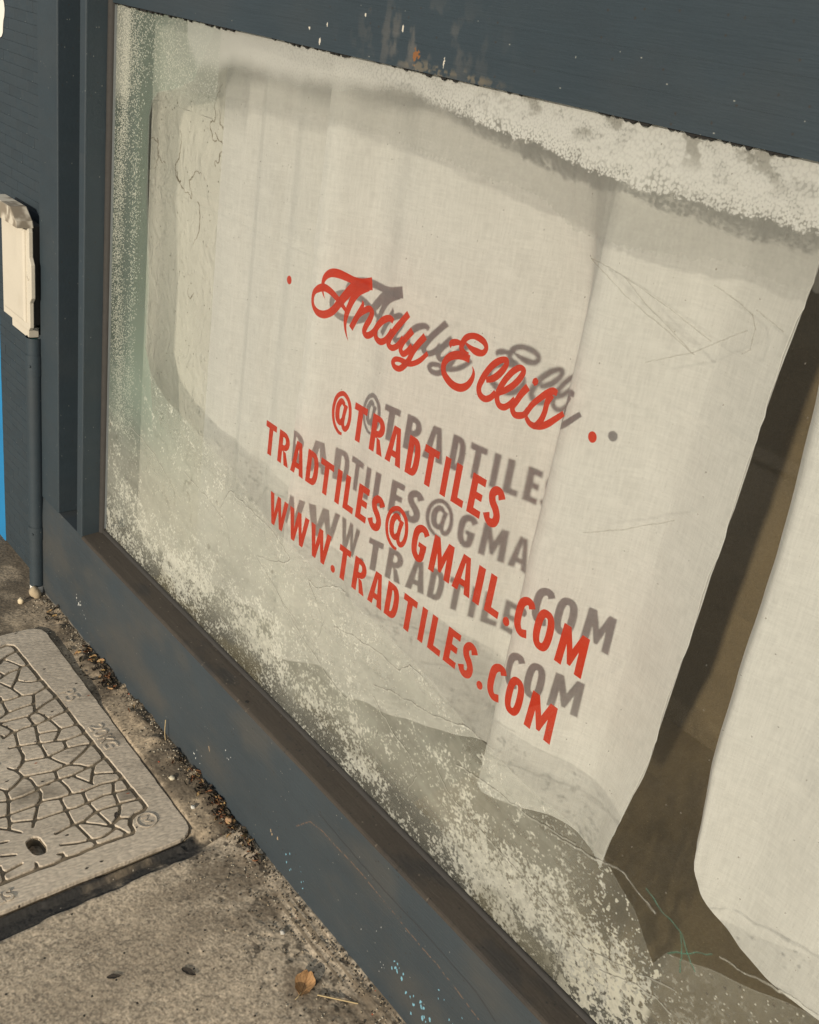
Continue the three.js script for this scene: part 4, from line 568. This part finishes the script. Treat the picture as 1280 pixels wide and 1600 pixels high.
  const glyph = {
    T: (w, h) => plate([[0, h], [w, h], [w, h - 0.0098], [w / 2 + T / 2, h - 0.0098], [w / 2 + T / 2, 0], [w / 2 - T / 2, 0], [w / 2 - T / 2, h - 0.0098], [0, h - 0.0098]]),
    I: (w, h) => plate([[0, 0], [w, 0], [w, h], [0, h]]),
    L: (w, h) => plate([[0, h], [T, h], [T, 0.0098], [w, 0.0098], [w, 0], [0, 0]]),
    E: (w, h) => plate([[0, 0], [0, h], [w, h], [w, h - 0.0098], [T, h - 0.0098], [T, h * 0.60], [w * 0.92, h * 0.60], [w * 0.92, h * 0.42], [T, h * 0.42], [T, 0.0098], [w, 0.0098], [w, 0]]),
    A: (w, h) => { const t = T * 1.02, a = w / 2 - 0.0066, inX = (y) => t + (w / 2 - t) * (y / (h * 0.84)); return plate([[0, 0], [a, h], [w - a, h], [w, 0], [w - t, 0], [w - inX(h * 0.19), h * 0.19], [inX(h * 0.19), h * 0.19], [t, 0]], [[[inX(h * 0.36), h * 0.36], [w - inX(h * 0.36), h * 0.36], [w / 2 + 0.0004, h * 0.80], [w / 2 - 0.0004, h * 0.80]]]); },
    M: (w, h) => plate([[0, 0], [w * 0.04, h], [w * 0.30, h], [w * 0.5, h * 0.54], [w * 0.70, h], [w * 0.96, h], [w, 0], [w - T, 0], [w - T - w * 0.02, h * 0.56], [w * 0.56, h * 0.12], [w * 0.44, h * 0.12], [T + w * 0.02, h * 0.56], [T, 0]]),
    W: (w, h) => plate([[0, h], [w * 0.21, h], [w * 0.30, h * 0.40], [w * 0.41, h], [w * 0.59, h], [w * 0.70, h * 0.40], [w * 0.79, h], [w, h], [w * 0.80, 0], [w * 0.63, 0], [w * 0.5, h * 0.56], [w * 0.37, 0], [w * 0.20, 0]]),
    R: (w, h) => { const bow = []; for (let k = 0; k <= 10; k++) { const a = Math.PI / 2 - k / 10 * Math.PI; bow.push([w * 0.46 + (w * 0.50) * Math.cos(a), h * 0.715 + h * 0.285 * Math.sin(a)]); } const inn = []; for (let k = 0; k <= 10; k++) { const a = Math.PI / 2 - k / 10 * Math.PI; inn.push([w * 0.45 + (w * 0.52 - T) * Math.cos(a), h * 0.715 + (h * 0.285 - 0.0088) * Math.sin(a)]); } return plate([[0, 0], [0, h], ...bow, [w * 0.70, h * 0.40], [w, 0], [w - T * 1.12, 0], [T + 0.0024, h * 0.40], [T, h * 0.40], [T, 0]], [[[T, h * 0.715 + h * 0.285 - 0.0088], ...inn, [T, h * 0.43 + 0.0088]].reverse()]); },
    D: (w, h) => { const o = [], n = []; for (let k = 0; k <= 14; k++) { const a = Math.PI / 2 - k / 14 * Math.PI, c = Math.cos(a) ** 0.75, s = Math.sign(Math.sin(a)) * Math.abs(Math.sin(a)) ** 0.8; o.push([w * 0.40 + w * 0.60 * (c || 0), h / 2 + h / 2 * s]); n.push([w * 0.40 + (w * 0.60 - T) * (c || 0), h / 2 + (h / 2 - 0.0094) * s]); } return plate([[0, 0], [0, h], ...o], [[[T, h - 0.0094], ...n, [T, 0.0094]].reverse()]); },
    O: (w, h) => plate(sup(w / 2, h / 2, w / 2, h / 2 + 0.0008), [sup(w / 2, h / 2, w / 2 - T * 0.98, h / 2 - 0.0092).reverse()]),
    C: (w, h) => ribbon([[w - 0.001, h * 0.80, T * 0.98], [w * 0.82, h * 0.905, T * 0.95], [w * 0.56, h * 0.915, T * 0.95], [w * 0.29, h * 0.80, T], [w * 0.20, h * 0.5, T], [w * 0.29, h * 0.20, T], [w * 0.56, h * 0.085, T * 0.95], [w * 0.95, h * 0.13, T]]),
    G: (w, h) => mergeGeometries([ribbon([[w * 0.93, h * 0.80, T], [w * 0.76, h * 0.905, T * 0.95], [w * 0.52, h * 0.915, T * 0.95], [w * 0.27, h * 0.80, T], [w * 0.185, h * 0.5, T], [w * 0.27, h * 0.2, T], [w * 0.52, h * 0.085, T * 0.95], [w * 0.72, h * 0.13, T * 0.95], [w * 0.78, h * 0.30, T], [w * 0.78, h * 0.44, T]]), plate([[w * 0.46, h * 0.53], [w, h * 0.53], [w, h * 0.36], [w * 0.62, h * 0.36], [w * 0.58, h * 0.40], [w * 0.46, h * 0.40]])]),
    S: (w, h) => ribbon([[w * 0.94, h * 0.76, T * 1.1], [w * 0.74, h * 0.895, T * 0.95], [w * 0.46, h * 0.90, T], [w * 0.23, h * 0.77, T], [w * 0.32, h * 0.60, T * 1.05], [w * 0.62, h * 0.46, T * 1.05], [w * 0.80, h * 0.30, T], [w * 0.70, h * 0.13, T], [w * 0.42, h * 0.085, T], [w * 0.20, h * 0.13, T * 0.9], [w * 0.03, h * 0.26, T * 1.1]]),
    '.': (w, h) => plate(disc(w / 2, w / 2 - 0.0004, w / 2, w / 2 + 0.0006, 18)),
    '@': (w, h) => mergeGeometries([ribbon([[w * 0.64, -h * 0.075, 0.004], [w * 0.46, -h * 0.07, 0.0056], [w * 0.20, h * 0.10, 0.0062], [w * 0.075, h * 0.47, 0.0064], [w * 0.20, h * 0.86, 0.0066], [w * 0.50, h * 1.02, 0.0072], [w * 0.80, h * 0.88, 0.0072], [w * 0.925, h * 0.52, 0.0068], [w * 0.86, h * 0.20, 0.0072], [w * 0.73, h * 0.10, 0.0078], [w * 0.62, h * 0.20, 0.0078], [w * 0.63, h * 0.5, 0.0074], [w * 0.68, h * 0.76, 0.0084]]), ribbon([[w * 0.60, h * 0.74, 0.007], [w * 0.45, h * 0.80, 0.0084], [w * 0.32, h * 0.66, 0.0092], [w * 0.29, h * 0.46, 0.0098], [w * 0.35, h * 0.26, 0.0096], [w * 0.48, h * 0.20, 0.0084], [w * 0.60, h * 0.34, 0.0066]])]),
  };
  const ROWS = [
    [768.5, [['@', -1049, -1004], ['T', -998, -970], ['R', -958, -929], ['A', -923, -890], ['D', -881, -856], ['T', -850, -822], ['I', -811, -800.5], ['L', -790, -768], ['E', -760.5, -737], ['S', -729, -706]]],
    [660.5, [['T', -1204, -1175], ['R', -1167, -1137], ['A', -1131, -1097], ['D', -1091, -1062], ['T', -1058, -1026], ['I', -1017, -1006], ['L', -997, -973], ['E', -967, -943], ['S', -936, -911], ['@', -903, -855], ['G', -846, -817], ['M', -807.5, -766], ['A', -761, -727], ['I', -721, -709], ['L', -699.5, -675], ['.', -666.5, -655.5], ['C', -650, -626], ['O', -619, -589.5], ['M', -580, -538]]],
    [552.5, [['W', -1175, -1125], ['W', -1120, -1068], ['W', -1063, -1011], ['.', -1005, -994], ['T', -990, -963], ['R', -953, -923], ['A', -915, -882.5], ['D', -877, -850], ['T', -842, -814], ['I', -803.5, -793], ['L', -783, -757.5], ['E', -751, -727], ['S', -719.5, -697], ['.', -686, -675], ['C', -669, -645], ['O', -637.5, -609], ['M', -600, -556]]],
  ];
  for (const [by, row] of ROWS) for (const [ch, xa, xb] of row) { const g = glyph[ch]((xb - xa) / 1000, 0.0525); g.translate(xa / 1000, by / 1000, 0); mesh(ch === '.' ? 'full_stop' : ch === '@' ? 'at_sign' : 'letter', g, red, pane); }
  // bare glass edge glinting beside the putty
  mesh('glass_edge', box(X_REV + 0.0095, X_REV + 0.0108, 0.262, 1.24, -0.0496, -0.0455, 0), std({ color: lin(0.22, 0.24, 0.25), roughness: 0.25, metalness: 0.3 }), pane);
}

// ------------------------------------------------------------------ leaves, stones and litter
const G = (x, z) => groundH(x, z);
function leafGeo(L, Wd, curl, s0) { const g = new THREE.PlaneGeometry(L, Wd, 10, 6), p = g.attributes.position; for (let i = 0; i < p.count; i++) { const u = p.getX(i) / L + 0.5, v = p.getY(i) / Wd; const half = Math.sin(Math.PI * clamp(u * 0.94 + 0.04)) ** 0.7 * (0.85 + 0.4 * (vn(u * 6, s0, 3) - 0.5)); p.setXYZ(i, p.getX(i), curl * (4 * v * v) + 0.35 * curl * Math.sin(u * 5 + s0) + 0.9 * curl * (vn(u * 5, v * 5 + s0, 8) - 0.5) + 0.0006, v * Wd * half); } g.computeVertexNormals(); return g; }
const leafMat = std({ map: tex(256, 128, (u, v, o) => { const vein = Math.min(Math.abs(v - 0.5), Math.abs(((u * 6 + Math.abs(v - 0.5) * 5) % 1) - 0.5) * 0.3), k = 0.6 + 0.6 * fbm(u * 9, v * 9, 4, 3); o[0] = 0.42 * k; o[1] = 0.235 * k; o[2] = 0.10 * k; if (vein < 0.02) { o[0] *= 0.6; o[1] *= 0.55; o[2] *= 0.5; } }), roughness: 0.8, side: THREE.DoubleSide });
const darkLeaf = std({ map: tex(128, 128, (u, v, o) => { const k = 0.5 + 0.9 * fbm(u * 9, v * 9, 4, 6); o[0] = 0.05 * k; o[1] = 0.04 * k; o[2] = 0.03 * k; }), roughness: 0.9, side: THREE.DoubleSide });
const straw = std({ color: lin(0.42, 0.32, 0.17), roughness: 0.8 });
{
  const l = thing('dry_leaf', 'curled pale brown dead leaf lying on the concrete near the plinth', 'leaf', [-0.767, G(-0.767, 0.084) + 0.002, 0.084]); l.rotation.y = -0.9;
  mesh('blade', leafGeo(0.042, 0.034, 0.0045, 1.3), leafMat, l);
  const st = new THREE.TubeGeometry(new THREE.CatmullRomCurve3([new THREE.Vector3(0.017, 0.003, 0), new THREE.Vector3(0.025, 0.004, 0.002), new THREE.Vector3(0.03, 0.002, 0.005)]), 8, 0.0007, 5); mesh('stalk', st, straw, l);
}
for (const [x, z, L, turn, label] of [[-0.877, 0.214, 0.024, 0.5, 'larger dark flat leaf fragment on the open concrete slab'], [-0.927, 0.307, 0.020, 1.2, 'small dark leaf fragment near the bottom left of the slab'], [-1.215, 0.168, 0.016, -0.6, 'dark leaf scrap lying on the crazed cells of the pit cover']]) { const m = mesh('leaf_fragment', leafGeo(L, L * 0.5, 0.0008, x * 7), darkLeaf, scene, { label, category: 'leaf', group: 'dark leaf fragments' }); m.position.set(x, inLid(x, z) < 0 ? 0.009 : G(x, z) + 0.001, z); m.rotation.y = turn; }
function tw(name, label, pts, r, mat) { const t = mesh(name, new THREE.TubeGeometry(new THREE.CatmullRomCurve3(pts.map((p) => new THREE.Vector3(...p))), 16, r, 6), mat, scene, { label, category: 'twig' }); return t; }
tw('twig', 'straight straw coloured twig beside the ribbed concrete edge', [[-0.742, G(-0.742, 0.075) + 0.002, 0.078], [-0.72, G(-0.72, 0.06) + 0.003, 0.058], [-0.698, G(-0.698, 0.038) + 0.002, 0.036]], 0.0011, straw);
tw('grass_stalk', 'pale dry grass stalk standing against the plinth foot', [[-1.342, 0.006, 0.008], [-1.345, 0.03, 0.010], [-1.352, 0.055, 0.006]], 0.0009, straw);
function pebble(x, z, r, c, label, cat = 'pebble', y) { const g = new THREE.IcosahedronGeometry(r, 3), p = g.attributes.position; for (let i = 0; i < p.count; i++) { const v = new THREE.Vector3().fromBufferAttribute(p, i), k = 0.8 + 0.45 * vn(v.x / r * 1.4 + x * 90, v.y / r * 1.4 + v.z / r * 1.7, 3); v.multiplyScalar(k); p.setXYZ(i, v.x, v.y * 0.72, v.z * 0.85); } const gg = mergeVertices(g); gg.computeVertexNormals(); const m = mesh(cat, gg, std({ color: c, roughness: 0.9 }), scene, { label, category: cat }); m.position.set(x, (y ?? G(x, z)) + r * 0.5, z); m.rotation.set(x * 30, z * 90, 0.3); return m; }
pebble(-1.927, 0.059, 0.0085, lin(0.60, 0.50, 0.34), 'cream pebble on the dirt by the foot of the conduit');
pebble(-1.246, 0.047, 0.0055, lin(0.55, 0.50, 0.38), 'small pale pebble in the dirt between pit cover and plinth');
pebble(-1.163, 0.050, 0.0042, lin(0.6, 0.58, 0.52), 'white chip beside the far corner of the pit cover');
pebble(-0.862, 0.060, 0.0048, lin(0.42, 0.40, 0.36), 'grey pebble lodged in the pitted concrete by the ribbed edge');
pebble(-1.94, 0.020, 0.016, lin(0.40, 0.32, 0.21), 'lumpy tan mortar crumb against the post foot', 'mortar_lump');
pebble(-1.105, 0.012, 0.0075, lin(0.36, 0.22, 0.12), 'brown seed pod caught at the plinth foot', 'seed_pod');
{ // leaf litter and crumbs packed along the foot of the plinth, too many to count
  const gs = [], cols = []; const N = 900;
  for (let k = 0; k < N; k++) { const x = rr(-1.86, -1.0), dens = fbm(x * 12, 1, 3, 9); if (dens < rr(0.25, 0.75)) continue; const z = 0.004 + 0.03 * Math.abs(rnd() + rnd() + rnd() - 1.5) * (x < -1.4 ? 1.2 : 0.8), L = rr(0.004, 0.016); const g = leafGeo(L, L * rr(0.3, 0.7), L * 0.18, k); g.rotateX(rr(-0.7, 0.7)); g.rotateZ(rr(-0.5, 0.5)); g.rotateY(rr(0, 6.28)); g.translate(x, G(x, z) + 0.003, z); const c = rnd() < 0.14 ? [0.34, 0.22, 0.10] : rnd() < 0.2 ? [0.16, 0.07, 0.03] : [0.055, 0.042, 0.028]; const cc = new Float32Array(g.attributes.position.count * 3); for (let i = 0; i < cc.length; i++) cc[i] = c[i % 3] * (0.8 + 0.4 * rnd()); g.setAttribute('color', new THREE.BufferAttribute(cc, 3)); gs.push(g); }
  mesh('leaf_litter', mergeGeometries(gs), std({ vertexColors: true, roughness: 0.95, side: THREE.DoubleSide }), scene, { kind: 'stuff', label: 'dark rotting leaf litter along the foot of the plinth', category: 'leaf litter' });
  const ps = []; const pb = new THREE.IcosahedronGeometry(1, 1);
  for (let k = 0; k < 2400; k++) { const x = rr(-1.95, -0.45), nearWall = x < -1.1 ? 0.09 : 0.2, z = 0.003 + nearWall * rnd() * rnd() * (k % 2 ? 1 : 0.35); if (inLid(x, z) < 0.002) continue; const r = rr(0.0006, 0.0019), g = pb.clone(); g.scale(r, r * 0.7, r * rr(0.7, 1.2)); g.rotateY(rr(0, 6)); g.translate(x, G(x, z) + r * 0.3, z); const q = rnd(), c = q < 0.62 ? [0.07, 0.055, 0.038] : q < 0.85 ? [0.28, 0.23, 0.16] : q < 0.994 ? [0.40, 0.36, 0.28] : [0.34, 0.07, 0.03]; const cc = new Float32Array(g.attributes.position.count * 3); for (let i = 0; i < cc.length; i++) cc[i] = c[i % 3]; g.setAttribute('color', new THREE.BufferAttribute(cc, 3)); ps.push(g); }
  mesh('grit', mergeGeometries(ps), std({ vertexColors: true, roughness: 1 }), scene, { kind: 'stuff', label: 'grit and crumbs scattered over the pavement', category: 'grit' });
}
renderer.render(scene, camera);
